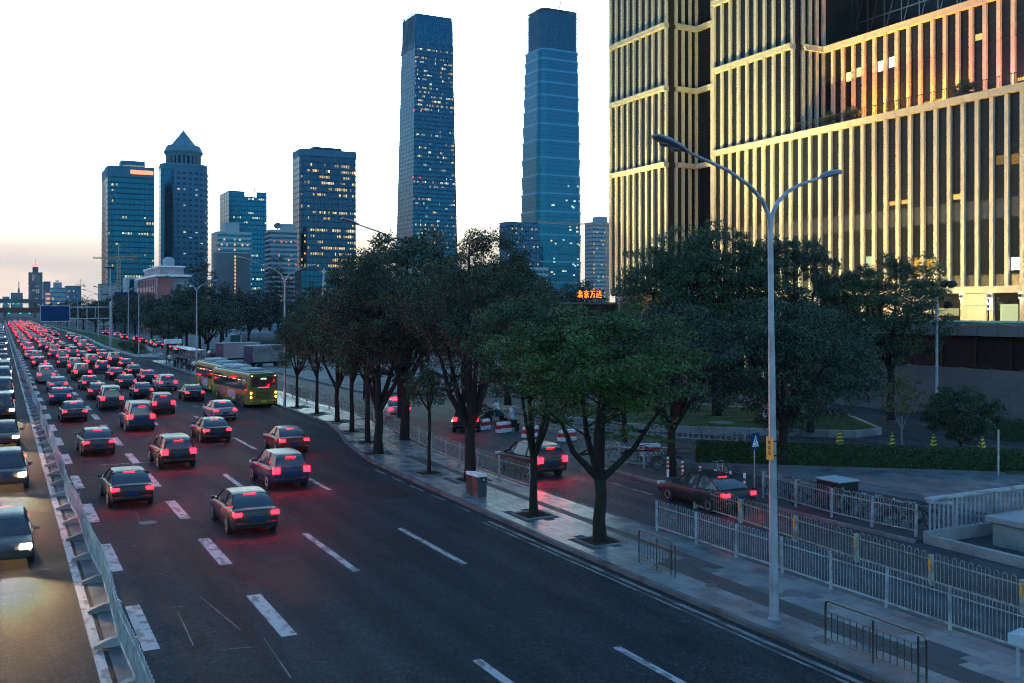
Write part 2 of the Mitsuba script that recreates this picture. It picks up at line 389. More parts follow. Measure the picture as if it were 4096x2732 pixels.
LEFT = [(17.65, 5), (17.65, 31), (17.85, 39.4), (18.15, 51.7), (19.3, 59.5), (20.6, 65), (21.4, 70), (21.5, 80), (21.7, 110), (21.9, 134), (21.6, 166), (22.3, 170.5)]
RIGHT = [(24.2, 170.5), (25, 150), (25.4, 95), (25, 75), (24.3, 65), (23, 58), (22.2, 48), (22.05, 40), (22.05, 5)]
struct('sidewalk', MB().slab(LEFT + RIGHT, -0.05, 0.10), 'm_joint')


def along(poly, step):
    poly = np.asarray(poly, float); out = []
    for a, b in zip(poly[:-1], poly[1:]):
        n = max(1, round(np.linalg.norm(b - a) / step))
        out += [(a + (b - a) * i / n, a + (b - a) * (i + 1) / n) for i in range(n)]
    return out


rest = MB()
for a, b in along(LEFT, 1.0) + along(RIGHT[::-1], 1.0):
    c, d = (a + b) / 2, b - a
    box = ((c[0], c[1], 0.045), (0.18, np.linalg.norm(d) - 0.012, 0.185 + rng.uniform(-.004, .004)), 0.015, math.atan2(d[1], d[0]) - PI / 2)
    if c[1] < 46 and c[0] < 20:
        part('sidewalk', 'kerb_stone', MB().cbox(*box), 'm_kerb_dark')
    else:
        rest.cbox(*box)
part('sidewalk', 'kerb_line', rest, 'm_kerb_dark', kind='stuff')
PITS = [(19.1, 29.73), (19.15, 34.77), (20.3, 43.26), (19.3, 46.04), (19.08, 53.8), (20.35, 58.37), (21.2, 64.15), (22.1, 70.23), (22.3, 76.14), (22.3, 82.02)]


def xl(y):
    return float(np.interp(y, [p[1] for p in LEFT], [p[0] for p in LEFT])) + 0.10


def xr(y):
    return float(np.interp(y, [p[1] for p in RIGHT[::-1]], [p[0] for p in RIGHT[::-1]])) - 0.10


unit = shape(MB().cbox((0, 0, 0), (1, 1, 1), 0.02), 'm_paver0')
rest = {k: MB() for k in ('m_paver0', 'm_paver1', 'm_paver2', 'm_paver3', 'm_paver_dark', 'm_paver_blue')}
count = 0
y, row = 11.0, 0
while y < 168:
    wx = 0.39 if y < 60 else 0.78
    ly = 0.60 if y < 60 else 1.2
    x0, x1 = xl(y + ly / 2), xr(y + ly / 2)
    n = int((x1 - x0) / wx); w = (x1 - x0) / n
    for i in range(n):
        cx = x0 + (i + 0.5) * w
        cy = y + ly / 2 + (ly / 2 if i % 2 else 0)
        if any(abs(cx - px) < 0.72 + w / 2 and abs(cy - py) < 0.72 + ly / 2 for px, py in PITS):
            continue
        strip = (19.12 < cx < 19.90 and cy < 25.6) or (19.12 < cx < 20.9 and 25.0 < cy < 26.4) or (20.15 < cx < 20.9 and 25.5 < cy < 36) or (cy > 36 and 20.3 < cx < 20.9 and cy < 52) or (19.1 < cx < 20.9 and 15.6 < cy < 16.8)
        u = rng.random()
        m = 'm_paver_dark' if strip else 'm_paver_blue' if u < 0.05 and y < 30 else f'm_paver{int(rng.integers(4))}'
        s = (w - 0.012, ly - 0.012, 0.05 + rng.uniform(-.003, .003))
        if count < 300 and y > 13:
            put(numbered('sidewalk__paving_stone'), unit, T().translate([cx, cy, 0.10]).scale(list(s)), m=m); count += 1
        else:
            rest[m].box((cx, cy, 0.10), s)
    y += ly; row += 1
for k, b in rest.items():
    if b.n:
        part('sidewalk', 'far_paving', b, k, kind='stuff')
for px, py in PITS:
    t = part('sidewalk', 'tree_pit', MB().box((px, py, 0.112), (1.2, 1.2, 0.02)), 'm_soil')
    b = MB()
    for q, s in (((px, py - .64, .12), (1.36, .08, .05)), ((px, py + .64, .12), (1.36, .08, .05)), ((px - .64, py, .12), (.08, 1.2, .05)), ((px + .64, py, .12), (.08, 1.2, .05))):
        b.box(q, s)
    put(t + '__frame', shape(b, 'm_kerb'))
for x, y, r in ((20.6, 21.6, .34), (19.0, 23.4, .2), (20.4, 47.2, .3)):
    part('sidewalk', 'manhole_cover', MB().lathe([(0.001, .0), (r, .0), (r, -0.02), (0.001, -.02)][::-1], (x, y, 0.133), 22), 'm_kerb_dark')

# right-hand pavement with the bicycles, steps, plaza, planter
struct('bicycle_pavement', MB().slab([(29.3, 24.6), (34.75, 24.6), (33.4, 41.0), (31.4, 45.2), (28.9, 46.0), (28.1, 44.6), (28.25, 37), (28.9, 33)], -0.05, 0.12), 'm_paver_dark')
part('bicycle_pavement', 'kerb', MB().bar((29.22, 24.6, .04), (28.85, 33, .04), .16, .18).bar((28.85, 33.1, .04), (28.18, 37, .04), .16, .18).bar((28.18, 37.1, .04), (28.05, 44.4, .04), .16, .18), 'm_kerb')
STEP = [(34.75, 12.0), (34.75, 24.6), (33.4, 40.6), (44.5, 30.4), (53, 24.0), (53, 12.0)]
struct('plaza', MB().slab([(x - .35 * (x < 35), y) for x, y in STEP], -0.05, 0.24).slab(STEP, 0.24, 0.36), 'm_concrete_dark')
b = MB(); tiles = [MB() for _ in range(3)]
for i in range(24):
    for j in range(20):
        x, y = 35.4 + i * 0.8, 12.4 + j * 1.2
        lim = 40.2 - (x - 33.4) * 0.92 if x < 44.5 else 30.0 - (x - 44.5) * 0.75
        if y + 1.2 < lim and x < 52 and x > 34.9 + max(0, 24.6 - y) * 0:
            tiles[int(rng.integers(3))].box((x + .4, y + .6, .365), (.785, 1.185, .03))
for k, q in enumerate(tiles):
    part('plaza', 'paving', q, f'm_paver{k}', kind='stuff')
part('plaza', 'manhole_cover', MB().lathe([(0.001, -.02), (.55, -.02), (.55, .01), (0.001, .01)], (39.6, 27.2, 0.385), 24), 'm_kerb_dark')
struct('planter_bed', MB().slab([(32.0, 42.4), (31.4, 41.4), (44.2, 31.0), (53, 24.3), (54, 25.6), (45.2, 32.2)], -0.05, 0.44), 'm_concrete_dark')
part('planter_bed', 'grass_edge', MB().slab([(43.6, 31.3), (53, 24.4), (53.3, 24.9), (44.0, 31.9)], 0.44, 0.50), 'm_lawn')
LAWN = [(37.4, 71.6), (37.5, 62), (38.6, 57.3), (42, 53), (49.7, 46.7), (52.5, 47.0), (57, 54), (50, 72)]
struct('lawn', MB().slab(LAWN, 0.0, 0.42), 'm_lawn')
b = MB()
for a, c in along(LAWN + LAWN[:1], 1.6):
    d = c - a; q = (a + c) / 2
    b.cbox((q[0], q[1], .22), (.28, np.linalg.norm(d) - .015, .52), .03, math.atan2(d[1], d[0]) - PI / 2)
part('lawn', 'stone_edging', b, 'm_concrete', kind='stuff')
part('lawn', 'manhole_cover', MB().lathe([(0.001, -.02), (.9, -.02), (.9, .01), (0.001, .01)], (45.2, 54.5, 0.43), 24), 'm_concrete_dark')
struct('traffic_island', MB().slab([(21.2, 181), (20.6, 200), (20.2, 240), (22.5, 330), (21, 600), (24, 600), (30, 330), (30, 240), (27, 190), (24.5, 181)], -0.05, 0.14), 'm_kerb')
part('traffic_island', 'planting_soil', MB().slab([(22.2, 192), (21.3, 240), (23.5, 330), (22, 590), (23.4, 590), (28.8, 330), (28.8, 240), (25.6, 196)], 0.14, 0.2), 'm_lawn')
struct('far_pavement', MB().slab([(32.5, 95), (46, 80), (90, 80), (90, 420), (33, 420)], -0.05, 0.13), 'm_concrete_dark')

# ---------------------------------------------------------------- fences and railings
def hoop(w, h, z0, r, n=6, seg=7):
    """an upside-down U in the x-z plane"""
    a = w / 2
    return MB().tube([(-a, 0, z0), (-a, 0, h - a)] + arc((0, 0, h - a), a, PI, 0, seg)[1:-1] + [(a, 0, h - a), (a, 0, z0)], r, n, False)


def fence_run(key, posts, hoops, w, h, z0, r, m, pw, ph, bottom, top, zb=0.0, m_post=None, reflector=None, cap=True):
    """posts with hooped panels between them: each post, each hoop and each rail is a part"""
    sh = shape(hoop(w, h, z0, r), m, True)
    for i, (a, b) in enumerate(zip(posts[:-1], posts[1:])):
        a, b = np.asarray(a, float), np.asarray(b, float); d = b - a; L = np.linalg.norm(d); u = d / L
        deg = math.degrees(math.atan2(u[1], u[0]))
        n = max(1, round((L - 2 * pw) / hoops))
        for k in range(n):
            q = a + u * (pw + (L - 2 * pw) * (k + 0.5) / n)
            put(numbered(key + '__hoop'), sh, T().translate([q[0], q[1], zb]).rotate([0, 0, 1], deg + rng.uniform(-1.5, 1.5)).rotate([1, 0, 0], rng.uniform(-.8, .8)))
        p, q = np.r_[a + u * pw * .5, 0], np.r_[b - u * pw * .5, 0]
        part(key, 'rail', MB().bar(p + [0, 0, zb + bottom], q + [0, 0, zb + bottom], .045, .045), m)
        if top:
            part(key, 'rail', MB().bar(p + [0, 0, zb + top], q + [0, 0, zb + top], .02, .035), m)
    for i, a in enumerate(posts):
        deg = math.degrees(math.atan2(posts[1][1] - posts[0][1], posts[1][0] - posts[0][0]))
        tilt = rng.uniform(-2.2, 2.2)
        M = T().translate([a[0], a[1], zb]).rotate([0, 0, 1], deg).rotate([0, 1, 0], tilt)
        put(numbered(key + '__post'), shape(MB().cbox((0, 0, ph / 2), (pw, pw, ph), .008).cbox((0, 0, ph + .012), (pw + .012, pw + .012, .024), .006), m_post or m), M)
        if reflector:
            put(numbered(key + '__reflector'), shape(MB().box((0, -pw / 2 - .006, ph * .72), (pw * .6, .012, ph * .4)).box((0, pw / 2 + .006, ph * .72), (pw * .6, .012, ph * .4)), reflector), M)


f = thing('pavement_fence', 'white hooped metal fence along the road side of the paved strip, behind the stainless barriers', 'fence')
fence_run(f, [(21.86, 30.1), (21.86, 27.75), (21.82, 25.6), (21.86, 23.45), (21.86, 21.4), (21.86, 19.35), (21.82, 17.25), (21.8, 15.1), (21.8, 13.0)], .235, .12, 1.16, .16, .009, 'm_white_fence', .075, 1.12, .17, .93, .12)
f = thing('divider_fence', 'low hooped fence with orange reflector posts in the middle of the side road', 'fence')
fence_run(f, [(26.1, 33.2), (25.9, 30.1), (25.6, 26.8), (25.35, 23.7), (25.2, 20.6), (25.1, 17.5), (25.0, 14.4)], .29, .15, 1.02, .12, .010, 'm_cream_fence', .13, .92, .15, .80, 0.0, 'm_cream_fence', 'm_orange_flat')
f = thing('bicycle_fence', 'white hooped fence in front of the parked bicycles', 'fence')
fence_run(f, [(29.85, 33.2), (29.65, 31.0), (29.45, 28.8), (29.5, 26.8), (29.7, 24.95)], .24, .14, 1.22, .20, .010, 'm_white_fence', .085, 1.16, .22, .98, .12)
f = thing('corner_fence', 'short white hooped fence at the rounded kerb corner in front of parked bicycles', 'fence')
fence_run(f, [(28.85, 45.2), (29.25, 43.6), (29.85, 42.2)], .24, .14, 1.22, .20, .010, 'm_white_fence', .085, 1.16, .22, .98, .12)
f = thing('street_tree_fence', 'long pale metal fence behind the row of street trees and the litter bin', 'fence')
pts = [(21.8, 39.9), (21.75, 43.0), (21.8, 45.5), (21.9, 48.0), (22.1, 50.3), (22.4, 53), (22.8, 56), (23.2, 59.4), (23.7, 62.5), (24.0, 65.4), (24.5, 69)]
fence_run(f, pts, .24, .13, 1.14, .16, .009, 'm_cream_fence', .075, 1.12, .17, .93, .12)
f = thing('bus_stop_fence', 'pale metal fence behind the buses along the bus stop pavement', 'fence')
fence_run(f, [(24.6 + .2 * math.sin(k), 71.5 + 3.0 * k) for k in range(15)], .30, .16, 1.14, .16, .011, 'm_cream_fence', .08, 1.12, .17, .93, .12)
f = thing('island_fence', 'white fence at the near tip of the planted island', 'fence')
fence_run(f, [(24.2, 186), (25.2, 190), (26.4, 195), (27.6, 200)], .5, .3, 1.1, .16, .02, 'm_white_fence', .1, 1.12, .17, .93, .14)
f = thing('plaza_fence', 'low white fence of round arches beside the lawn kerb', 'fence')
fence_run(f, [(33.4, 59.9), (36.1, 55.6), (38.8, 51.4), (41.3, 47.6)], .36, .30, .80, .16, .016, 'm_white_fence', .12, .72, .16, .46, 0.0)

# median fence: hooped galvanised panels on concrete feet
f = thing('median_fence', 'long galvanised picket fence on concrete feet between the two carriageways', 'fence')
xs = lambda y: 2.70 + 0.05 * math.sin(y * 0.23) + 0.06 * math.sin(y * 0.61 + 1)
sh = shape(hoop(.15, 1.12, .12, .011), 'm_galv', True)
foot = shape(MB().loft([[(-.58, y, 0.03) for y in (-.11, .11)] + [(-.58, y, .10) for y in (.11, -.11)], [(-.18, -.10, .03), (-.18, .10, .03), (-.18, .10, .24), (-.18, -.10, .24)], [(.30, -.10, .03), (.30, .10, .03), (.30, .10, .24), (.30, -.10, .24)]]), 'm_concrete')
post = shape(MB().cbox((0, 0, .60), (.07, .07, 1.14), .008), 'm_galv')
rest = MB(); feet = MB()
for k in range(230):
    y0, y1 = 20.0 + 3.17 * k, 20.0 + 3.17 * (k + 1)
    near = k < 26
    a, b = np.array([xs(y0), y0]), np.array([xs(y1), y1]); u = (b - a) / 3.17
    deg = math.degrees(math.atan2(u[1], u[0]))
    if near:
        put(numbered(f + '__foot'), foot, T().translate([a[0], a[1], 0.0]).rotate([0, 0, 1], rng.uniform(-6, 6)))
        put(numbered(f + '__post'), post, T().translate([a[0], a[1], 0.0]).rotate([1, 0, 0], rng.uniform(-2, 2)))
        part(f, 'rail', MB().bar((*a, .20), (*b, .20), .045).bar((*a, .90), (*b, .90), .03), 'm_galv')
    else:
        feet.box((a[0] - .15, a[1], .12), (.8, .22, .2)); rest.box((*a, .60), (.07, .07, 1.14)); rest.bar((*a, .20), (*b, .20), .045).bar((*a, .90), (*b, .90), .03)
    for j in range(11 if k < 90 else 0):
        q = a + (b - a) * ((j + .5) / 11)
        if near:
            put(numbered(f + '__hoop'), sh, T().translate([q[0], q[1], 0]).rotate([0, 0, 1], deg))
        else:
            for s in (-.07, .07):
                rest.box((q[0], q[1] + s, .62), (.022, .022, 1.0))
part(f, 'far_panels', rest, 'm_galv', kind='stuff')
part(f, 'far_feet', feet, 'm_concrete', kind='stuff')


def steel_barrier(x, y0, y1, label, n):
    k = thing('steel_barrier', label, 'barrier')
    z = .12
    part(k, 'handrail', MB().tube([(x, y0, z + .80), (x, y0, z + .98)] + arc((x, y0 + .10, z + 1.0), .09, PI, PI / 2, 5, (0, 1, 0)) + [(x, y1 - .2, z + 1.09)] + arc((x, y1 - .10, z + 1.0), .09, PI / 2, 0, 5, (0, 1, 0)) + [(x, y1, z + .8)], .030, 10), 'm_steel', True)
    for y in (y0, (y0 + y1) / 2, y1, y0 + .22 if n > 9 else y1 - .18):
        part(k, 'post', MB().tube([(x, y, z), (x, y, z + 1.0)], .026, 10), 'm_steel', True)
    for h in (.16, .82):
        part(k, 'rail', MB().tube([(x, y0, z + h), (x, y1, z + h)], .018, 8), 'm_steel', True)
    for i in range(n):
        y = y0 + (y1 - y0) * (i + 1) / (n + 1)
        part(k, 'baluster', MB().tube([(x, y, z + .16), (x, y, z + .82)], .012, 6), 'm_steel', True)


steel_barrier(18.6, 24.65, 26.6, 'short stainless steel barrier between the big lamp post and the nearest street tree', 11)
steel_barrier(18.2, 15.0, 18.0, 'longer stainless steel barrier nearest the photographer, below the lamp post', 14)

# underpass entrance
k = thing('underpass_entrance', 'pale concrete underpass entrance with a slatted metal railing', 'underpass entrance')
part(k, 'parapet', MB().slab([(29.6, 24.3), (37.5, 24.3), (37.5, 24.55), (29.6, 24.55)], -.05, .42).slab([(29.6, 14), (29.85, 14), (29.85, 24.3), (29.6, 24.3)], -.05, .30).slab([(31.6, 21.0), (37.5, 21.0), (37.5, 23.2), (31.6, 23.2)], -.05, .75), 'm_concrete')
part(k, 'stair_roof', MB().cbox((34.3, 22.1, .92), (5.8, 2.6, .22), .03), 'm_concrete')
part(k, 'handrail', MB().cbox((33.6, 24.42, 1.58), (7.9, .26, .12), .02).bar((29.72, 24.42, 1.50), (30.9, 24.42, 1.36), .2, .12), 'm_white_fence')
for i in range(64):
    x = 29.75 + i * .122
    part(k, 'slat', MB().box((x, 24.42 + (.03 if i % 2 else -.03), .97), (.045, .02, 1.12)), 'm_lamp_grey')
for x in (31.2, 33.4, 35.6):
    part(k, 'post', MB().cbox((x, 24.42, .96), (.10, .10, 1.1), .01), 'm_lamp_grey')

# ---------------------------------------------------------------- trees
def make_tree(seed, H, R, fork, tr, n_limb=5, base=None, leaf=.16, n_leaf=13000, clump=.62, dens=1.0, droop=.35, lean=0.0, tone=(0.030, 0.052, 0.020), shape_pow=1.0, n_clump=190):
    """trunk with forking limbs, and a crown of many small leaves in clumps at the twig ends; local, foot at the origin"""
    g = np.random.default_rng(seed); tb = MB()
    base = fork * 1.15 if base is None else base
    top = np.array([lean, 0, fork])
    tp = [np.array([0, 0, -.05]), np.array([lean * .2 + g.normal(0, .03), g.normal(0, .03), fork * .35]), np.array([lean * .6 + g.normal(0, .04), g.normal(0, .04), fork * .72]), top]
    tb.tube(tp, [tr * 1.25, tr, tr * .92, tr * .95], 9)
    cz, hz = (base + H) / 2, (H - base) / 2
    tips = []
    for i in range(n_limb):
        a = 2 * PI * (i + g.uniform(-.25, .25)) / n_limb
        out = R * g.uniform(.35, .72); up = fork + (H - fork) * g.uniform(.45, .85)
        if i == 0 and n_limb > 3:
            out, up = R * .1, fork + (H - fork) * .9
        e = np.array([lean + out * math.cos(a), out * math.sin(a), up])
        m1 = top + (e - top) * .35 + np.array([math.cos(a), math.sin(a), 0]) * out * .10 + g.normal(0, .08, 3)
        m2 = top + (e - top) * .7 + g.normal(0, .10, 3)
        tb.tube([top - [0, 0, .1], m1, m2, e], [tr * .72, tr * .48, tr * .30, tr * .12], 7, False)
        tips.append(e)
        for s in range(5):
            t = g.uniform(.3, .95); p = top + (e - top) * t
            d = g.normal(0, 1, 3); d[2] = abs(d[2]) * .5 + .15; d /= np.linalg.norm(d)
            q = p + d * R * g.uniform(.28, .5)
            tb.tube([p, p + (q - p) * .5 + g.normal(0, .06, 3), q], [tr * .22, tr * .14, tr * .05], 5, False)
            tips.append(q)
    # clump centres: through the shell of an uneven ellipsoid
    C = []
    while len(C) < n_clump:
        d = g.normal(0, 1, 3); d /= np.linalg.norm(d)
        lump = .72 + .5 * meshkit.noise(d[None] * 2.1 + seed * 7.3, seed)[0]
        r = g.uniform(.30, 1.0) ** .55 * lump
        zz = d[2] * r
        rad = R * r * (1 - .22 * max(zz, 0) ** 1.5) ** shape_pow
        c = np.array([lean + d[0] * rad, d[1] * rad, cz + zz * hz])
        if meshkit.noise(c[None] * .55 + seed, seed + 5)[0] > .26 * dens:
            C.append(c)
    C = np.array(C + [t for t in tips])
    per = max(8, n_leaf // len(C)); n = per * len(C)
    cid = np.repeat(np.arange(len(C)), per)
    size = clump * g.uniform(.6, 1.25, len(C))
    off = g.normal(0, 1, (n, 3)); off /= np.linalg.norm(off, axis=1, keepdims=True)
    off *= (g.uniform(0, 1, n) ** .45)[:, None] * size[cid][:, None] * np.array([1, 1, .55])
    P = C[cid] + off
    P[:, 2] = np.maximum(P[:, 2], base * .8)
    a = g.normal(0, 1, (n, 3)); a[:, 2] -= droop; a /= np.linalg.norm(a, axis=1, keepdims=True)
    b = np.cross(a, g.normal(0, 1, (n, 3))); b /= np.linalg.norm(b, axis=1, keepdims=True)
    l = .5 * leaf * g.uniform(.6, 1.35, n)[:, None]
    V = np.stack([P - a * l, P + b * l * .42, P + a * l, P - b * l * .42], 1).reshape(-1, 3)
    F = np.arange(n)[:, None] * 4
    F = np.vstack([F + [0, 1, 2], F + [0, 2, 3]])
    tonec = np.array(tone) * (.55 + .9 * g.uniform(0, 1, (len(C), 1))) * np.array([1, 1, 1]) + g.uniform(0, 1, (len(C), 1)) ** 4 * np.array([.018, .014, .0])
    col = tonec[cid] * g.uniform(.6, 1.4, (n, 1))
    return shape(tb, 'm_bark', True), shape((V, F), 'm_leaf', False, color=.92 * np.repeat(col, 4, 0))


def tree(sh, x, y, label, rot=0, s=1.0, name='street_tree', group=None, z=.1, cat='tree'):
    k = thing(name, label, cat, group)
    M = place(x, y, z, rot, s)
    put(k + '__trunk', sh[0], M)
    put(k + '__crown', sh[1], M)
    return k


GREY = (0.025, 0.056, 0.024)
tA = make_tree(11, 10.6, 3.7, 2.9, .21, 5, 6.1, .14, 42000, .62, n_clump=260, tone=(0.034, 0.078, 0.020))
tB = make_tree(23, 11.0, 3.5, 2.8, .20, 5, 5.6, .14, 40000, .62, n_clump=250, tone=GREY)
tC = make_tree(37, 12.6, 4.0, 2.6, .27, 6, 5.2, .14, 44000, .66, n_clump=270, tone=(0.024, 0.040, 0.022))
tD = make_tree(41, 8.8, 2.5, 3.0, .13, 5, 3.6, .15, 18000, .6, n_clump=140, tone=GREY)
tE = make_tree(59, 14.0, 5.0, 4.0, .30, 6, 4.6, .22, 30000, .85, n_clump=260, tone=GREY)
tF = make_tree(61, 13.2, 4.4, 3.4, .28, 6, 4.0, .22, 26000, .8, n_clump=230, tone=(0.022, 0.044, 0.026))
tG = make_tree(73, 9.6, 4.9, 2.6, .24, 6, 3.4, .18, 32000, .75, n_clump=250, tone=(0.020, 0.044, 0.028))
tG2 = make_tree(77, 8.9, 5.0, 2.3, .24, 6, 2.0, .18, 34000, .75, n_clump=270, tone=(0.020, 0.046, 0.028))
tH = make_tree(89, 5.4, 1.2, 3.3, .085, 4, 3.2, .14, 4000, .45, n_clump=40, tone=GREY)
k = tree(tA, 19.1, 29.73, 'street tree with forked trunk in the square pit nearest the big lamp post', 25)
for q in ('__trunk', '__crown'):
    scene[k + q]['to_world'] = T().translate([19.1, 29.73, .1]).rotate([0, 0, 1], 25).scale([1.08, 1.08, .78])
k = tree(tB, 19.15, 34.77, 'street tree with spreading bare limbs, second of the row from the lamp post', 140)
for q in ('__trunk', '__crown'):
    scene[k + q]['to_world'] = T().translate([19.15, 34.77, .1]).rotate([0, 0, 1], 140).scale([.80, .80, .83])
tree(tC, 20.3, 43.26, 'tall dark street tree with thick trunk rising behind the double litter bin', 75)
tree(tH, 19.3, 46.04, 'thin young street tree with a straight stem just beyond the litter bin', 10)
tree(tC, 19.4, 53.8, 'tall street tree, fifth of the row from the big lamp post', 200, .96)
tree(tD, 20.35, 58.37, 'slender street tree, sixth of the row from the big lamp post', 40, 1.22)
tree(tD, 21.2, 64.15, 'slender street tree, seventh of the row from the big lamp post', 130, 1.12)
tree(tB, 22.1, 70.23, 'street tree, eighth of the row, beside the pale fence', 215, .88)
tree(tD, 22.3, 76.14, 'slender street tree, ninth of the row, just behind the rear bus', 300, 1.02)
tree(tD, 22.3, 82.02, 'slender street tree last of the row, beside the rear green bus', 80, .92)
tree(tF, 22.9, 58.6, 'broad dark tree beyond the street trees, over the side road', 30, 1.04, 'shade_tree')
tree(tF, 26.6, 69.0, 'tall dark tree standing beyond the police car', 160, .86, 'shade_tree')
tree(tG, 29.8, 39.78, 'forked tree beside the first red and white bollard', 60, .92, 'plaza_tree', z=.1)
tree(tA, 35.1, 51.8, 'straight-trunked tree by the low arched fence', 190, .80, 'plaza_tree')
tree(tG2, 35.9, 38.4, 'wide low tree behind the pedestrian crossing sign', 250, 1.0, 'plaza_tree', z=.3)
tree(tE, 46.0, 61.0, 'tall dark tree on the lawn, left of the lamp post top', 20, .98, 'lawn_tree', z=.4)
tree(tE, 48.0, 58.5, 'tall dark tree on the lawn in front of the lit facade', 110, 1.06, 'lawn_tree', z=.4)
tree(tF, 53.5, 56.0, 'tall dark tree on the lawn, directly behind the lamp post', 200, 1.06, 'lawn_tree', z=.4)
tree(tE, 57.5, 50.5, 'large dark tree between the lawn and the grey stone wall', 300, .88, 'lawn_tree', z=.4)
tree(tE, 38.0, 73.5, 'tall dark tree at the far end of the lawn', 80, .90, 'lawn_tree', z=.4)
tree(tG2, 47.2, 48.0, 'low spreading tree at the lawn tip above the cones', 10, .86, 'lawn_tree', z=.4)
tree(tE, 36.0, 78.0, 'tall dark tree beyond the plaza junction', 210, .95, 'shade_tree')
tree(tE, 30.5, 88.0, 'tall dark tree beyond the side road behind the rear bus', 330, .86, 'shade_tree')

# the small trees by the wall
tS = make_tree(97, 4.0, 2.25, .75, .075, 6, .75, .14, 14000, .42, n_clump=150, tone=(0.022, 0.045, 0.018))
tree(tS, 49.1, 38.13, 'small round bushy tree behind the hedge near the grey wall', 0, 1.0, 'small_tree', z=.05)
tP = make_tree(101, 5.0, 1.5, 1.5, .05, 5, 1.6, .14, 2200, .36, n_clump=34, tone=(0.07, 0.075, 0.02))
tP = ({**tP[0], 'bsdf': {'type': 'ref', 'id': 'm_bark_pale'}}, tP[1])
tree(tP, 46.1, 39.7, 'young sapling with pale trunk and sparse yellowish leaves', 0, 1.0, 'sapling', z=.05)

# far trees down the road
gN = 'dark trees lining the road far beyond the bus stop'
lN = 'dark leafy tree in the dense belt along the road beyond the bus stop'
tree(tG, 24.6, 169.7, 'round street tree directly behind the bus stop crowd', 15, .95, 'bus_stop_tree')
tree(tG, 31.5, 172.5, 'round street tree right of the bus stop shelter', 95, 1.0, 'bus_stop_tree')
tX = [make_tree(s, 12.5, 5.2, 3.2, .26, 5, 3.0, .36, 8000, 1.0, n_clump=120, tone=c) for s, c in ((131, (.018, .036, .026)), (137, (.020, .034, .022)), (139, (.016, .032, .026)))]
spots = [(33, 205), (38, 190), (45, 205), (52, 190), (61, 205), (36, 228), (44, 240), (54, 228), (66, 230), (34, 255), (42, 270), (52, 262), (64, 262),
         (33, 290), (40, 310), (49, 300), (60, 300), (32, 335), (38, 355), (47, 345), (31, 385), (36, 410), (44, 395), (31, 440), (37, 470), (29, 510), (34, 540), (28, 590), (32, 640), (28, 700), (31, 770), (72, 190), (82, 205), (92, 188), (78, 250), (60, 140), (68, 152), (78, 142), (88, 150), (98, 160), (110, 150), (46, 112)]
for i, (x, y) in enumerate(spots):
    tree(tX[i % 3], x + rng.uniform(-1, 1), y + rng.uniform(-3, 3), lN, rng.uniform(0, 360), rng.uniform(.92, 1.18) * (1.0 if y > 170 else .82 if x < 62 else 1.0), 'belt_tree', gN)
tL = make_tree(151, 20.5, 3.4, 5.0, .25, 6, 5.0, .34, 6500, .9, n_clump=110, tone=(.016, .034, .03), dens=1.5)
tree(tL, 35.5, 203, 'tall ragged tree sticking up in front of the domed tower', 0, 1.0, 'tall_tree')
tree(tL, 51.5, 204, 'thin-topped tall tree in front of the white apartment block', 120, .98, 'tall_tree')
hs = make_tree(163, 2.2, 1.8, .2, .06, 5, .2, .14, 5000, .45, n_clump=70)
for x, y, l in ((22.6, 196, 'clipped round shrub at the near tip of the planted island'), (23.3, 203, 'clipped round shrub, second from the island tip'), (22.4, 211, 'clipped round shrub near the foot of the road sign mast')):
    tree(hs, x, y, l, y * 30, 1.0, 'round_shrub', cat='shrub', z=.12)

# hedge
def hedge(key, label, pts, w, h, z, n):
    k = thing(key, label, 'hedge')
    g = np.random.default_rng(5); b = MB(); V = []
    pts = np.asarray(pts, float)
    for a, c in zip(pts[:-1], pts[1:]):
        d = c - a; L = np.linalg.norm(d)
        b.box(((a[0] + c[0]) / 2, (a[1] + c[1]) / 2, z + h / 2 - .04), (L, w - .12, h - .08), math.atan2(d[1], d[0]))
        u, v = d / L, np.array([-d[1], d[0]]) / L
        m = int(n * L / 25)
        t = g.uniform(0, L, m); q = g.uniform(-1, 1, m); s = g.integers(0, 3, m)
        across = np.where(s == 0, q * w / 2, np.where(s == 1, -w / 2, w / 2)) + g.normal(0, .025, m)
        hh = np.where(s == 0, h, g.uniform(0, h, m)) + g.normal(0, .025, m) + .05 * meshkit.noise(np.stack([t * 1.3, q, t * 0], -1))
        V.append(np.column_stack([a + u * t[:, None] + v * across[:, None], z + hh]))
    put(k + '__core', shape(b, 'm_hedge'))
    P = np.vstack(V); m = len(P)
    a = g.normal(0, 1, (m, 3)); a /= np.linalg.norm(a, axis=1, keepdims=True)
    c = np.cross(a, g.normal(0, 1, (m, 3))); c /= np.linalg.norm(c, axis=1, keepdims=True)
    l = .055 * g.uniform(.6, 1.4, (m, 1))
    Vv = np.stack([P - a * l, P + c * l * .55, P + a * l, P - c * l * .55], 1).reshape(-1, 3)
    F = np.arange(m)[:, None] * 4
    col = np.array([.022, .050, .016]) * g.uniform(.4, 1.5, (m, 1))
    put(k + '__foliage', shape((Vv, np.vstack([F + [0, 1, 2], F + [0, 2, 3]])), 'm_leaf', color=np.repeat(col, 4, 0)))


hedge('hedge', 'long clipped green hedge in the planter beyond the plaza', [(32.6, 41.4), (44.6, 31.55), (53.2, 25.0)], 1.0, .98, .44, 26000)
hedge('box_hedge', 'short clipped hedge corner beside the underpass entrance', [(37.6, 25.6), (40.0, 24.6)], .9, .7, .36, 9000)
hedge('far_hedge', 'low dark hedge in front of the grey stone wall at the picture edge', [(57.5, 42.0), (60.5, 36.5)], 1.6, 1.3, 0, 9000)

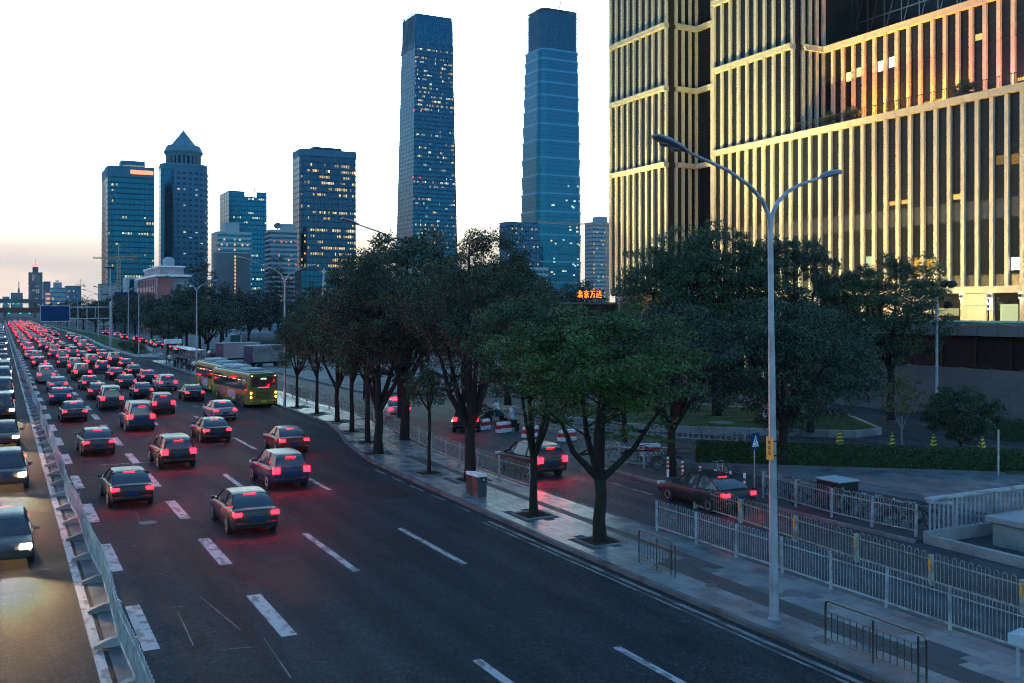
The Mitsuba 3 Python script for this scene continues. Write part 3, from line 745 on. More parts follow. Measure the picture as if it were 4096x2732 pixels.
# ---------------------------------------------------------------- street lamps
def head(d, L, s=1.0):
    """a long flat luminaire along +x, root at the origin"""
    r = []
    for t, w, hh, dz in ((0, .05, .05, 0), (.10, .09, .08, 0), (.30, .15, .11, .01), (.60, .19, .12, .01), (.88, .17, .10, 0), (1.0, .08, .04, 0)):
        r.append([(t * L, w * math.cos(a) * s, dz + hh * math.sin(a) * s * (1.0 if math.sin(a) > 0 else .55)) for a in np.arange(12) * PI / 6])
    return MB().loft(r).mesh()


HEAD = shape(head(1, 1.15), 'm_lamp_head', 40)
HEADB = shape(head(1, .85), 'm_lamp_head', 40)
LENSE = shape(MB().lathe([(.001, -.05), (.11, -.04), (.13, .0), (.001, .01)], (.42, 0, -.075), 12).lathe([(.001, -.05), (.11, -.04), (.13, .0), (.001, .01)], (.78, 0, -.075), 12), 'm_lamp_glass', True)


def street_lamp(x, y, label, deg=0.0, lean=0.0, hs=1.0, near=False):
    k = thing('street_lamp', label, 'street lamp')
    M = T().translate([x, y, .1]).rotate([0, 0, 1], deg).rotate([0, 1, 0], lean).scale(hs)
    n = 14 if near else 7
    put(k + '__pole', shape(MB().tube([(0, 0, 0), (0, 0, 3.5), (0, 0, 3.52), (0, 0, 7.6), (0, 0, 7.62), (0, 0, 10.6)], [.125, .108, .104, .088, .080, .070], n), 'm_lamp_grey', 40), M)
    put(k + '__base_plate', shape(MB().lathe([(.001, 0), (.17, 0), (.17, .03), (.13, .05), (.001, .05)], n=n), 'm_lamp_grey'), M)
    A = [(0, 0, 10.45), (-.06, 0, 10.85), (-.28, 0, 11.25), (-.75, 0, 11.62), (-1.5, 0, 11.98), (-2.9, 0, 12.38)]
    B = [(0, 0, 10.45), (.06, 0, 10.85), (.26, 0, 11.20), (.65, 0, 11.52), (1.15, 0, 11.74), (1.95, 0, 11.98)]
    put(k + '__arm', shape(MB().tube(A, [.066, .062, .058, .052, .046, .036], n), 'm_lamp_grey', 50), M)
    put(k + '__arm_001', shape(MB().tube(B, [.066, .062, .058, .052, .046, .036], n), 'm_lamp_grey', 50), M)
    put(k + '__lamp_head', HEAD, M @ T().translate([-2.85, 0, 12.37]).rotate([0, 0, 1], 180).rotate([0, 1, 0], -16))
    put(k + '__lamp_head__lens', LENSE, M @ T().translate([-2.85, 0, 12.37]).rotate([0, 0, 1], 180).rotate([0, 1, 0], -16))
    put(k + '__lamp_head_001', HEADB, M @ T().translate([1.92, 0, 11.97]).rotate([0, 1, 0], -14))
    return k, M


k, M = street_lamp(18.45, 20.09, 'big two-armed grey street lamp standing between the two stainless barriers', 3, -.8, 1.0, True)
put(k + '__notice_plate', shape(MB().cbox((-.13, -.03, 4.62), (.02, .26, .62), .005), 'm_orange_flat'), M)
b = MB()
for q in (4.78, 4.64, 4.50):
    for u, w, du, dz in ((.12, .015, 0, .03), (.10, .015, 0, -.02), (.015, .09, .0, 0), (.015, .06, .04, 0), (.09, .012, 0, -.045)):
        b.box((-.1415, -.03 + du, q + dz), (.004, u, w))
put(k + '__notice_plate__lettering', shape(b, 'm_black'), M)
put(k + '__strap', shape(MB().lathe([(.100, -.02), (.108, -.02), (.108, .02), (.100, .02)], (0, 0, 4.80), 14).lathe([(.102, -.02), (.110, -.02), (.110, .02), (.102, .02)], (0, 0, 4.42), 14), 'm_black'), M)
street_lamp(24.0, 61.5, 'street lamp hidden in the tall street trees, only its left arm showing above the crowns', 2, hs=1.12)
street_lamp(21.5, 83.0, 'two-armed street lamp rising behind the two green buses')
street_lamp(22.9, 133.4, 'two-armed street lamp above the round bus stop trees')
street_lamp(21.6, 183.0, 'two-armed street lamp on the near tip of the planted island')
for y, l in ((228, 'street lamp just beyond the blue road sign mast'), (268, 'second street lamp beyond the blue road sign mast'), (312, 'third street lamp beyond the blue road sign mast'), (360, 'fourth street lamp beyond the blue road sign mast'), (415, 'fifth street lamp beyond the blue road sign mast'), (480, 'farthest street lamp arm above the tree belt')):
    street_lamp(22.5 + .01 * y, y, l, hs=1.12)

# ---------------------------------------------------------------- gantry with blank blue sign
k = thing('road_sign_gantry', 'grey mast with truss arm holding a large blank blue road sign over the road', 'road sign')
part(k, 'mast', MB().tube([(20.8, 224.4, 0), (20.8, 224.4, 10.2)], [.24, .20], 10), 'm_lamp_grey', True)
part(k, 'mast_collar', MB().box((20.8, 224.4, 8.9), (1.0, .5, .25)).box((20.8, 224.4, 6.5), (1.0, .5, .25)), 'm_lamp_grey')
b = MB().bar((12.9, 224.4, 8.9), (20.8, 224.4, 8.9), .20).bar((12.9, 224.4, 6.5), (20.8, 224.4, 6.5), .20)
for x in (14.5, 16.2, 17.9):
    b.bar((x, 224.4, 6.5), (x, 224.4, 8.9), .12)
part(k, 'truss_arm', b, 'm_lamp_grey')
part(k, 'sign_panel', MB().cbox((10.15, 224.1, 7.55), (5.55, .12, 3.25), .03), 'm_sign_blue')
b = MB()
for c, s in (((10.15, 224.03, 9.14), (5.6, .02, .08)), ((10.15, 224.03, 5.96), (5.6, .02, .08)), ((7.39, 224.03, 7.55), (.08, .02, 3.1)), ((12.91, 224.03, 7.55), (.08, .02, 3.1))):
    b.box(c, s)
part(k, 'sign_border', b, 'm_white')

# ---------------------------------------------------------------- the lit building on the right
MBK = thing('office_building', 'tall floodlit office building with pale stone pilasters and dark glass, right of the towers', 'office building')
BX, CX, AX = 78.0, 82.6, 83.0
LV = [10.5, 27.9, 38.0, 46.3, 55.0]
PIT = 1.468
unitb = shape(MB().cbox((0, 0, 0), (1, 1, 1), .03), 'm_stone')
pane_sh = shape(MB().box((0, 0, 0), (1, 1, 1)), 'm_office_glass')
ledges, grooved = MB(), MB()
lit = []


def pilaster(x, y, z0, z1, nx, ny, blocks):
    """a stack of stone blocks with recessed joints; (nx, ny) points out of the wall"""
    w, dp = .40, .30
    n = max(2, round((z1 - z0) / .95)); h = (z1 - z0) / n
    sx, sy = (dp, w) if nx else (w, dp)
    core = MB().box((x + nx * -.015, y + ny * -.015, (z0 + z1) / 2), (sx - .03, sy - .03, z1 - z0))
    if blocks:
        p = part(MBK, 'pilaster', core, 'm_stone')
        for i in range(n):
            j = rng.uniform(-.006, .006)
            put(numbered(p + '__stone_block'), unitb, T().translate([x + nx * j, y + ny * j, z0 + (i + .5) * h]).scale([sx, sy, h - .022]))
    else:
        for i in range(n):
            j = rng.uniform(-.006, .006)
            core.box((x + nx * j, y + ny * j, z0 + (i + .5) * h), (sx, sy, h - .03))
        part(MBK, 'pilaster', core, 'm_stone')


def wall(p0, p1, nx, ny, z0, z1, bays, rows, blocks=lambda i: False, first=True, last=True, joined=False):
    """one storey group: pilasters, panes between them (each slightly out of true), transoms, and the ledge on top"""
    p0, p1 = np.array(p0, float), np.array(p1, float); u = (p1 - p0) / bays
    L = np.linalg.norm(u); tr = MB(); many = MB()
    for i in range(bays + 1):
        if (i == 0 and not first) or (i == bays and not last):
            continue
        q = p0 + u * i
        pilaster(q[0], q[1], z0, z1 - .62, nx, ny, blocks(i))
    for i in range(bays):
        q = p0 + u * (i + .5) - np.array([nx, ny]) * .16
        zz = z0
        for r in rows:
            h = (z1 - .62 - z0) * r
            a = rng.normal(0, .35, 2)
            M = T().translate([q[0], q[1], zz + h / 2]).rotate([0, 0, 1], a[0]).rotate([0, 1, 0] if nx else [1, 0, 0], a[1]).scale([.06, L, h - .05] if nx else [L, .06, h - .05])
            if joined:
                many.box((q[0], q[1], zz + h / 2), (.06, L, h - .05) if nx else (L, .06, h - .05))
            else:
                put(numbered(MBK + '__pane'), pane_sh, M, m='m_spandrel' if r < .12 else None)
            tr.box((q[0] + nx * .05, q[1] + ny * .05, zz), (.08, L, .06) if nx else (L, .08, .06))
            zz += h
    part(MBK, 'transoms', tr, 'm_mullion', kind='stuff')
    if many.n:
        part(MBK, 'glazing', many, 'm_office_glass', kind='stuff')
    c = (p0 + p1) / 2 + np.array([nx, ny]) * .02; d = np.abs(p1 - p0)
    seg = along([p0, p1], PIT)
    lb = MB()
    for a, b in seg:
        m = (a + b) / 2 + np.array([nx, ny]) * -.02; ln = np.linalg.norm(b - a) - .012
        lb.box((m[0], m[1], z1 - .31), (.86, ln, .62) if nx else (ln, .86, .62))
        lb.box((m[0] + nx * .06, m[1] + ny * .06, z1 - .07), (.90, ln, .13) if nx else (ln, .90, .13))
    part(MBK, 'ledge', lb, 'm_stone')


R4 = [.085, .27, .10, .26, .285]
# podium (front face towards -x), nearest the road
wall((BX, 95.5), (BX, 95.5 - 34 * PIT), -1, 0, LV[0], LV[1], 34, [.06, .30, .10, .27, .27], lambda i: i > 17)
# tower wing B above the podium
for a, b in ((1, 2), (2, 3), (3, 4)):
    wall((BX, 95.5), (BX, 95.5 - 9 * 1.5), -1, 0, LV[a], LV[b], 9, [.4, .27, .33], joined=a > 1)
    wall((BX + 1.5, 82.0), (CX, 82.0), 0, -1, LV[a], LV[b], 3, [.4, .27, .33], joined=True)
# wing A, and the notch between A and B
for a, b in ((0, 1), (1, 2), (2, 3), (3, 4)):
    wall((BX, 118.6), (BX, 105.3), -1, 0, LV[a], LV[b], 9, [.4, .27, .33], joined=a > 1)
    wall((BX + 1.6, 105.3), (AX, 105.3), 0, -1, LV[a], LV[b], 3, [.4, .27, .33], joined=True, first=True)
    wall((AX, 105.3), (AX, 95.5), -1, 0, LV[a], LV[b], 3, [.4, .27, .33], joined=True, first=False)
# set-back storeys C above the podium terrace
wall((CX, 82.0), (CX, 82.0 - 26 * PIT), -1, 0, LV[1], LV[2], 26, [.2, .2, .2, .2, .2], first=False)
# solid core behind the glass, parapets, roof
core = MB()
core.box((BX + 15.6, 70.6, 13.7), (30, 49.4, 27.4)).box((AX + 12.6, 105.6, 27.5), (24, 26, 55)).box((BX + 15.6, 88.8, 41), (30, 13.0, 27.6)).box((CX + 13.6, 62.8, 32.6), (26, 38.0, 10)).box((BX + 3, 112, 27.5), (4.6, 13, 55))
part(MBK, 'core', core, 'm_mullion')
part(MBK, 'terrace_floor', MB().box((80.2, 63.9, 27.86), (4.2, 36.2, .1)), 'm_concrete_dark')
# dark upper structure with struts on the set-back roof
b = MB()
for i in range(16):
    y = 80.5 - i * 2.3
    b.bar((85.5, y, 38.0), (85.5, y, 47), .14).bar((85.5, y, 38.4), (85.5, y - 2.2, 45), .10)
for z in (40.6, 44.0, 47.0):
    b.bar((85.5, 81, z), (85.5, 45, z), .14)
part(MBK, 'roof_frame', b, 'm_steel')
part(MBK, 'roof_louvre', MB().box((88.6, 63, 46), (2.0, 37, 16)), 'm_black')
# terrace balustrade
b = MB().bar((78.0, 81.6, 28.95), (78.0, 46, 28.95), .06)
for i in range(150):
    b.box((78.0, 81.5 - i * .237, 28.4), (.03, .03, 1.05))
part(MBK, 'balustrade', b, 'm_black', kind='stuff')
# lower band: ground floor above the wall
wall((BX, 95.5), (BX, 95.5 - 34 * PIT), -1, 0, 0.0, LV[0], 17, [1.0], joined=True)
b = MB()
for i in (0, 2, 5, 9, 10, 12, 14):
    y = 95.5 - (i + .5) * 2 * PIT
    for z0, z1 in ((6.0, 7.4), (7.4, 8.8), (8.8, 9.86)):
        b.box((BX - .30, y, (z0 + z1) / 2), (.2, 2.36, z1 - z0 - .02))
part(MBK, 'wall_slab', b, 'm_stone', kind='stuff')
for i in (5, 12, 13, 14, 15):
    y = 95.5 - i * 2 * PIT
    k = part(MBK, 'wall_lamp', MB().lathe([(.001, 0), (.12, 0), (.12, .34), (.001, .34)], (BX - .42, y, 9.45), 10), 'm_mullion')
    put(k + '__light', shape(MB().box((BX - .42, y, 9.42), (.13, .13, .04)).box((BX - .42, y, 9.81), (.13, .13, .03)), 'm_emit'), rad=(180, 120, 55), sw=.5)
# lit rooms
def room(y, z, w, h, c, x=BX):
    put(numbered(MBK + '__lit_window'), shape(MB().box((x + .12, y, z), (.03, w, h)), 'm_emit'), rad=c, sw=.004)


def bay(i, x=0):
    return 95.5 - (i + .5) * PIT if not x else 82.0 - (i + .5) * PIT


for i, z, h, c in ((18, 18.9, .4, (.9, .5, .12)), (19, 18.9, .4, (.9, .5, .12)), (26, 21.6, .8, (.16, .09, .02)), (27, 21.5, .9, (.2, .11, .02)), (28, 21.6, 1.0, (.16, .08, .02)), (29, 22.0, 1.1, (.10, .06, .02)), (31, 15.6, 2.0, (.12, .22, .13)), (32, 15.0, 1.0, (.10, .3, .18)), (29, 15.5, 1.6, (.05, .10, .06)), (27, 12.4, 1.1, (4, 4, 4.4)), (32, 12.3, .5, (.9, .8, .25)), (33, 12.5, .5, (.8, .9, 1.3)), (32, 11.6, .12, (1.5, 1.6, 2.4)), (33, 11.6, .12, (1.5, 1.6, 2.4)),
                   (20, 12.6, 1.6, (.9, .5, .03)), (21, 12.6, 1.4, (.9, .5, .03)), (16, 13.2, 1.2, (.5, .7, .4)), (23, 18.8, .5, (.9, .6, .1))):
    room(bay(i), z, .82, h, c)
for i, z, h, c in ((2, 34.0, 1.0, (1.6, 1.5, .5)), (3, 34.2, 1.0, (.9, .9, .4)), (5, 34.2, 1.1, (1.9, 1.9, 1.2)), (6, 34.3, 1.1, (1.8, 1.8, 1.3)), (13, 34.4, .6, (.8, .7, .2)), (16, 29.5, .3, (.9, .6, .08)), (17, 29.5, .3, (.9, .6, .08)), (18, 29.6, .35, (.9, .6, .08)), (19, 29.6, .35, (.9, .6, .08)), (21, 29.7, .4, (.9, .6, .08)), (22, 29.7, .4, (.9, .6, .08)), (9, 29.2, .3, (.9, .6, .08)), (10, 29.2, .3, (.9, .6, .08))):
    room(bay(i, 1), z, .82, h, c, CX)
for i, z, w, dy, h, c in ((13, 7.6, 1.7, -.25, 2.6, (.50, .60, .30)), (13, 6.6, .12, .5, 4.0, (1.0, 1.1, .7)), (11, 8.2, 2.2, 0, .7, (.30, .32, .15)), (11, 7.2, .35, 1.0, .9, (.9, .12, .6)), (11, 6.9, .3, .2, .7, (.1, .2, .7))):
    put(numbered(MBK + '__shop_window'), shape(MB().box((BX - .10, 95.5 - (i + .5) * 2 * PIT + dy, z), (.03, w, h)), 'm_emit'), rad=c, sw=.004)
b = MB()
for dy, z in ((.0, .0), (.2, -.1), (.35, .1), (.1, -.5), (.3, -.55)):
    b.lathe([(.001, -.07), (.07, 0), (.001, .07)], (BX - .6, 95.5 - 13.1 * 2 * PIT + dy, 9.0 + z), 8)
part(MBK, 'lamp_cluster', b, 'm_emit', rad=(22, 20, 22), sw=.05, kind='stuff')
# terrace planters, lit from inside the balustrade
for y, col in ((74.6, 1), (61.0, 0), (53.6, 0), (51.4, 1), (77.8, 0)):
    kk = thing('terrace_plant', {74.6: 'rounded potted plant among the orange uplights of the office terrace', 61.0: 'dark potted shrub in the middle of the office terrace', 53.6: 'thin potted shrub on the office terrace, right of the dark one', 51.4: 'small reddish potted plant near the right end of the office terrace', 77.8: 'low plant at the inner corner of the office terrace'}[y], 'potted plant')
    put(kk + '__planter', shape(MB().cbox((79.0, y, 28.2), (.6, 1.6, .55), .03), 'm_mullion'))
    put(kk + '__foliage', {**hs[1], 'to_world': T().translate([79.0, y, 28.2]).scale([.45, .7, .62])})


def spot(key, pos, target, col, angle, sw=1.0):
    scene[key] = {'type': 'spot', 'to_world': T().look_at(origin=list(pos), target=list(target), up=[0.01, 0.02, 1]), 'intensity': rgb(*col), 'cutoff_angle': angle, 'beam_width': angle * .45, 'sampling_weight': float(sw)}


# terrace uplights: small lamps at the foot of the set-back wall
for i, (y, c) in enumerate(((78.5, (1500, 430, 2)), (73.0, (1600, 460, 2)), (66.0, (1000, 300, 10)), (58.0, (700, 200, 120)), (50.0, (1500, 430, 8)))):
    k = thing('terrace_uplight', ['orange uplight near the inner corner of the office terrace', 'orange uplight right of the rounded terrace plant', 'amber uplight on the office terrace before the dark shrub', 'pinkish uplight by the dark terrace shrub', 'orange uplight by the reddish terrace plant'][i], 'uplight')
    put(k + '__housing', shape(MB().lathe([(.001, 0), (.14, 0), (.17, .24), (.15, .24), (.13, .2), (.001, .2)], (79.2, y, 27.92), 10), 'm_black'))
    spot(k + '__beam', (79.2, y, 28.2), (82.4, y - .4, 32.2), [q * .42 for q in c], 75, 26)

# floodlight masts among the trees in front of the facade
for i, (x, y, l) in enumerate(((59.3, 48.0, 'floodlight mast at the right edge of the large dark tree, lamp heads showing'), (63.0, 62.0, 'floodlight mast among the lawn trees behind the lamp post'), (62.0, 80.0, 'floodlight mast behind the tall lawn trees'), (64.0, 95.5, 'floodlight mast in front of the notch in the office building'), (64.0, 112.0, 'farthest floodlight mast, in front of the left wing of the office building'))):
    k = thing('floodlight_mast', l, 'floodlight')
    zt = 9.9
    put(k + '__pole', shape(MB().tube([(x, y, 0), (x, y, zt)], [.13, .09], 10), 'm_lamp_grey', True))
    put(k + '__bracket', shape(MB().tube([(x - .05, y + 1.3, zt - .05), (x, y + .35, zt - .05), (x, y, zt - .45)], .035, 8).tube([(x - .05, y - 1.3, zt - .05), (x, y - .35, zt - .05), (x, y, zt - .45)], .035, 8).tube([(x, y, zt - 1.5), (x - .05, y - .5, zt - 1.55), (x - .05, y - .95, zt - 1.5)], .03, 8), 'm_white', True))
    for j, (dy, dz, up) in enumerate(((1.25, .28, 1), (.6, .3, 1), (-.65, .3, 1), (-1.25, .26, 1), (-.9, -1.2, 1))):
        M = T().translate([x, y + dy, zt + dz]).rotate([0, 1, 0], -38)
        h = put(k + ('__flood_head' if j == 0 else f'__flood_head_{j:03d}'), shape(MB().loft([[(-.22, -.16, -.10), (-.22, .16, -.10), (-.22, .16, .10), (-.22, -.16, .10)], [(.20, -.27, -.20), (.20, .27, -.20), (.20, .27, .20), (.20, -.27, .20)]]), 'm_black'), M)
        put(h + '__lamp', shape(MB().box((.205, 0, 0), (.02, .46, .34)), 'm_emit'), M, rad=(20, 15, 8), sw=.004)
    if i != 3:
        spot(k + '__beam', (x + .5, y - .6, zt + .45), (BX, y + (0, -1, -1, 2, -9)[i], (25.0, 17.0, 17.0, 17.0, 17.0)[i]), tuple(q * (1.0, .8, 1.15, 0, 1.1)[i] for q in (2500, 1560, 440)), 68, 14)
    if i in (2, 4):
        spot(k + '__beam_001', (x + .5, y + .6, zt + .45), (BX, y + (4, 2, 6, 3, -4)[i], 44.0), (6800, 5900, 1900), 40, 14)

# grey wall, louvres and canopy in front of the building
k = thing('stone_wall', 'low grey stone clad building with dark louvres and green edged roof below the lit facade', 'low building')
WX = 66.0
part(k, 'fascia', MB().box((WX - .45, 48, 6.85), (.6, 40, .86)), 'm_grey_stone')
b = MB()
for i in range(24):
    b.box((WX - .80, 67 - i * 1.7, 6.85), (.08, 1.66, .84))
part(k, 'fascia_panel', b, 'm_grey_stone', kind='stuff')
part(k, 'roof_edge', MB().box((WX + 4.5, 48, 7.38), (10.6, 40.3, .16)), 'm_teal')
part(k, 'louvre_wall', MB().box((WX + .4, 47, 5.2), (.4, 38, 2.5)), 'm_black')
b = MB()
for i in range(16):
    b.box((WX + .12, 47, 4.05 + i * .15), (.18, 38, .03))
for i in range(13):
    b.box((WX + .08, 65 - i * 3, 5.2), (.12, .14, 2.5))
part(k, 'louvre', b, 'm_mullion', kind='stuff')
part(k, 'wall', MB().box((WX + .3, 47, 1.95), (.6, 38, 3.9)), 'm_grey_stone')
for j in range(6):
    for i in range(26):
        y = 65.9 - i * 1.45 - (j % 2) * .72
        if y < 58:
            put(numbered(k + '__stone_panel'), shape(MB().cbox((0, 0, 0), (.06, 1.435, .632), .008), 'm_grey_stone') if False else SLAB if 'SLAB' in globals() else globals().setdefault('SLAB', shape(MB().cbox((0, 0, 0), (.06, 1.435, .632), .008), 'm_grey_stone')), T().translate([WX - .03 + rng.uniform(-.004, .004), y, .33 + .645 * j]))
part(k, 'corner_pier', MB().box((WX - .2, 66.4, 2.3), (1.2, 1.2, 4.6)).box((WX - .2, 66.4, 4.75), (1.6, 1.6, .5)), 'm_concrete')
part(k, 'roof_camera', MB().bar((WX - .4, 58, 7.6), (WX - .4, 57.4, 7.66), .1).bar((WX - .4, 57.8, 7.4), (WX - .4, 57.8, 7.6), .06), 'm_black')

# orange lettering on the roof of the far annex
k = thing('annex', 'low annex behind the trees carrying glowing orange lettering on its roof edge', 'low building')
part(k, 'wall', MB().box((82, 126.4, 4.6), (20, 14, 9.2)), 'm_mullion')
part(k, 'roof', MB().box((82, 126.4, 9.3), (20.6, 14.6, .3)), 'm_concrete_dark')
s = thing('roof_sign', 'glowing orange four-character sign above the trees', 'sign')
GL = [[[(.38, .95), (.38, .05)], [(.08, .65), (.38, .65)], [(.05, .15), (.38, .32)], [(.6, .95), (.6, .12), (.92, .12), (.94, .3)], [(.6, .5), (.9, .74)]],
      [[(.5, 1.), (.52, .86)], [(.05, .8), (.95, .8)], [(.25, .64), (.75, .64), (.75, .42), (.25, .42), (.25, .64)], [(.5, .42), (.5, 0), (.38, .08)], [(.28, .28), (.15, .08)], [(.7, .3), (.88, .08)]],
      [[(.05, .85), (.95, .85)], [(.45, .85), (.38, .45), (.1, .02)], [(.42, .55), (.85, .55), (.76, .06), (.6, .12)]],
      [[(.4, .75), (.95, .75)], [(.66, .96), (.62, .6), (.4, .26)], [(.66, .66), (.94, .3)], [(.1, .92), (.22, .8)], [(.04, .6), (.22, .6), (.1, .2)], [(.02, .18), (.28, .08), (.98, .04)]]]
b = MB().bar((72.7, 119.4, 9.9), (77.0, 119.4, 9.9), .08)
for x in (72.9, 74.9, 76.9):
    b.bar((x, 119.4, 9.4), (x, 119.7, 11.2), .06)
put(s + '__frame', shape(b, 'm_black'))
for i, gl in enumerate(GL):
    b = MB()
    for st in gl:
        for (u0, v0), (u1, v1) in zip(st[:-1], st[1:]):
            b.bar((72.8 + i * 1.06 + u0 * .92, 119.3, 10.05 + v0 * 1.15), (72.8 + i * 1.06 + u1 * .92, 119.3, 10.05 + v1 * 1.15), .12, .10)
    put(numbered(s + '__letter'), shape(b, 'm_emit'), rad=(2.6, .5, .03), sw=.004)
for nm, y, z0, z1, c, l in (('neon_sign', 75.0, 3.4, 5.7, (.1, .35, 3.2), 'vertical blue neon sign glimpsed between the trees'), ('neon_sign', 75.3, 5.9, 7.9, (1.6, 1.1, .05), 'vertical yellow neon sign above the blue one, between the trees'), ('neon_sign', 78.2, 5.0, 6.4, (.05, .5, .9), 'small cyan neon sign left of the blue one, between the trees')):
    k = thing(nm, l, 'sign')
    b = MB()
    for z in np.arange(z0, z1, .42):
        b.bar((76.4, y - .3, z), (76.4, y + .3, z + .1), .07).bar((76.4, y - .2, z + .08), (76.4, y + .1, z + .3), .06)
    put(k + '__tube', shape(b, 'm_emit'), rad=c, sw=.004)
    put(k + '__board', shape(MB().box((76.6, y, (z0 + z1) / 2), (.1, .9, z1 - z0 + .3)), 'm_black'))

# ---------------------------------------------------------------- towers
def ring(poly, s=1.0, grow=0.0):
    poly = np.asarray(poly, float); c = poly.mean(0)
    q = c + (poly - c) * s
    d = q - c
    return q + d / np.linalg.norm(d, axis=1, keepdims=True) * grow


def rounded(x0, x1, y0, y1, r, n=5, corners=(1, 1, 1, 1)):
    """an outline with rounded corners, anticlockwise from the south-west"""
    out = []
    for (cx, cy, a0), on in zip(((x0, y0, PI), (x1, y0, 1.5 * PI), (x1, y1, 0), (x0, y1, .5 * PI)), corners):
        if on:
            ox, oy = cx + (r if cx == x0 else -r), cy + (r if cy == y0 else -r)
            out += [(ox + r * math.cos(a), oy + r * math.sin(a)) for a in np.linspace(a0, a0 + PI / 2, n)]
        else:
            out.append((cx, cy))
    return out


def lights(key, wins, cols, name='lit_windows'):
    """small warm window panes that glow; wins: (tone, centre, size, turn)"""
    for t, c in enumerate(cols):
        b = MB()
        for tone, q, s, a in wins:
            if tone == t:
                b.box(q, s, a)
        if b.n:
            part(key, name, b, 'm_emit', rad=c, sw=.001, kind='stuff')


def tower(name, label, poly, z0, z1, scale, floors, m, band, band_h, mull=0.0, lit_p=0.0, tones=((.95, .62, .2), (.8, .75, .45)), win_w=1.6, runs=3, seed=1, skip=(), rows=None, cat='tower', lit_sides=None):
    k = thing(name, label, cat)
    g = np.random.default_rng(seed)
    poly = np.asarray(poly, float); cc = poly.mean(0)
    part(k, 'glass_wall', MB().prism(poly, z0, z1, scale, cc), m)
    sc = lambda z: 1 + (scale - 1) * (z - z0) / (z1 - z0)
    fh = (z1 - z0) / floors
    for i in range(1, floors + 1):
        z = z0 + i * fh
        part(k, 'floor_band', MB().prism(ring(cc + (poly - cc) * sc(z), 1, .12), z - band_h, z, 1.0), band)
    if mull:
        b = MB()
        for a, c in zip(poly, np.roll(poly, -1, 0)):
            L = np.linalg.norm(c - a); n = int(L / mull)
            for i in range(1, n):
                q = a + (c - a) * i / n
                o = cc + (q - cc) * 1.002
                b.bar((*o, z0), (*(cc + (o - cc) * scale), z1), .22)
        if b.n:
            part(k, 'mullions', b, band, kind='stuff')
    wins = []
    if lit_p:
        for a, c in zip(poly, np.roll(poly, -1, 0)):
            d = c - a; L = np.linalg.norm(d); u = d / L; nrm = np.array([u[1], -u[0]])
            if nrm[1] > -.3 or L < win_w * 1.2:
                continue
            n = int(L / win_w)
            for i in range(floors - 1):
                if i in skip:
                    continue
                p = lit_p if rows is None else rows(i / floors) * lit_p
                z = z0 + (i + .5) * fh; s = sc(z); j = 0
                p *= g.choice([.25, 1, 1, 2.6])
                while j < n:
                    if g.random() < p / runs:
                        for q in range(int(g.integers(1, 2 * runs))):
                            if j + q < n and g.random() < .85:
                                o = a + d * (j + q + .5) / n
                                o = cc + (o - cc) * s + nrm * .16
                                wins.append((int(g.integers(len(tones))), (o[0], o[1], z - .1), (win_w * .8 * s * g.uniform(.5, 1), .16, fh * g.uniform(.25, .5)), math.atan2(u[1], u[0])))
                        j += runs
                    j += 1
        lights(k, wins, tones)
    return k


WARM = ((1.0, .55, .16), (.75, .55, .25), (.32, .25, .12), (1.3, 1.0, .5))
COOL = ((.55, .72, .5), (.85, .80, .45), (.25, .38, .32), (1.2, 1.3, 1.0))
# tower with curved corner and the orange roof sign
k0 = tower('curved_office_tower', 'dark blue office tower with rounded corner and glowing orange sign, leftmost of the skyline group', rounded(63.2, 92.4, 700, 744, 7, 5, (1, 0, 0, 0)), 0, 97, 1, 27, 'm_tower_blue', 'm_tower_band', .9, 3.0, .34, COOL + WARM[:1], 1.7, 3, 2)
part(k0, 'roof_band', MB().prism(ring(rounded(63.2, 92.4, 700, 744, 7, 5, (1, 0, 0, 0)), 1, .2), 97, 104), 'm_tower_stone')
part(k0, 'plant_room', MB().box((80, 715, 106.5), (15, 14, 5)), 'm_tower_stone')
part(k0, 'roof_sign', MB().cbox((84.5, 699.2, 100.4), (14.5, .8, 2.8), .3), 'm_emit', rad=(1.7, .55, .25), sw=.002)
b = MB()
for i in range(18):
    b.box((73 + i * .85, 699.4, 104.5), (.4, .4, .4))
part(k0, 'roof_lamps', b, 'm_emit', rad=(1.2, .7, .3), sw=.001, kind='stuff')
# domed hotel tower
kd = thing('domed_tower', 'round-shouldered pale tower with rows of small windows and a pointed dome on a colonnade', 'tower')
P = rounded(105.8, 140.5, 760, 787, 12, 7, (1, 1, 1, 1)); P = [(x, y) for x, y in P]
part(kd, 'wall', MB().prism(P, 0, 116), 'm_tower_stone')
for i in range(1, 29):
    part(kd, 'floor_joint', MB().prism(ring(P, 1, .10), i * 4.0 - .12, i * 4.0 + .12), 'm_tower_pale')
gw = [MB() for _ in range(3)]
u0 = np.array(P); seg = []
Pn = np.array(P); cen = Pn.mean(0)
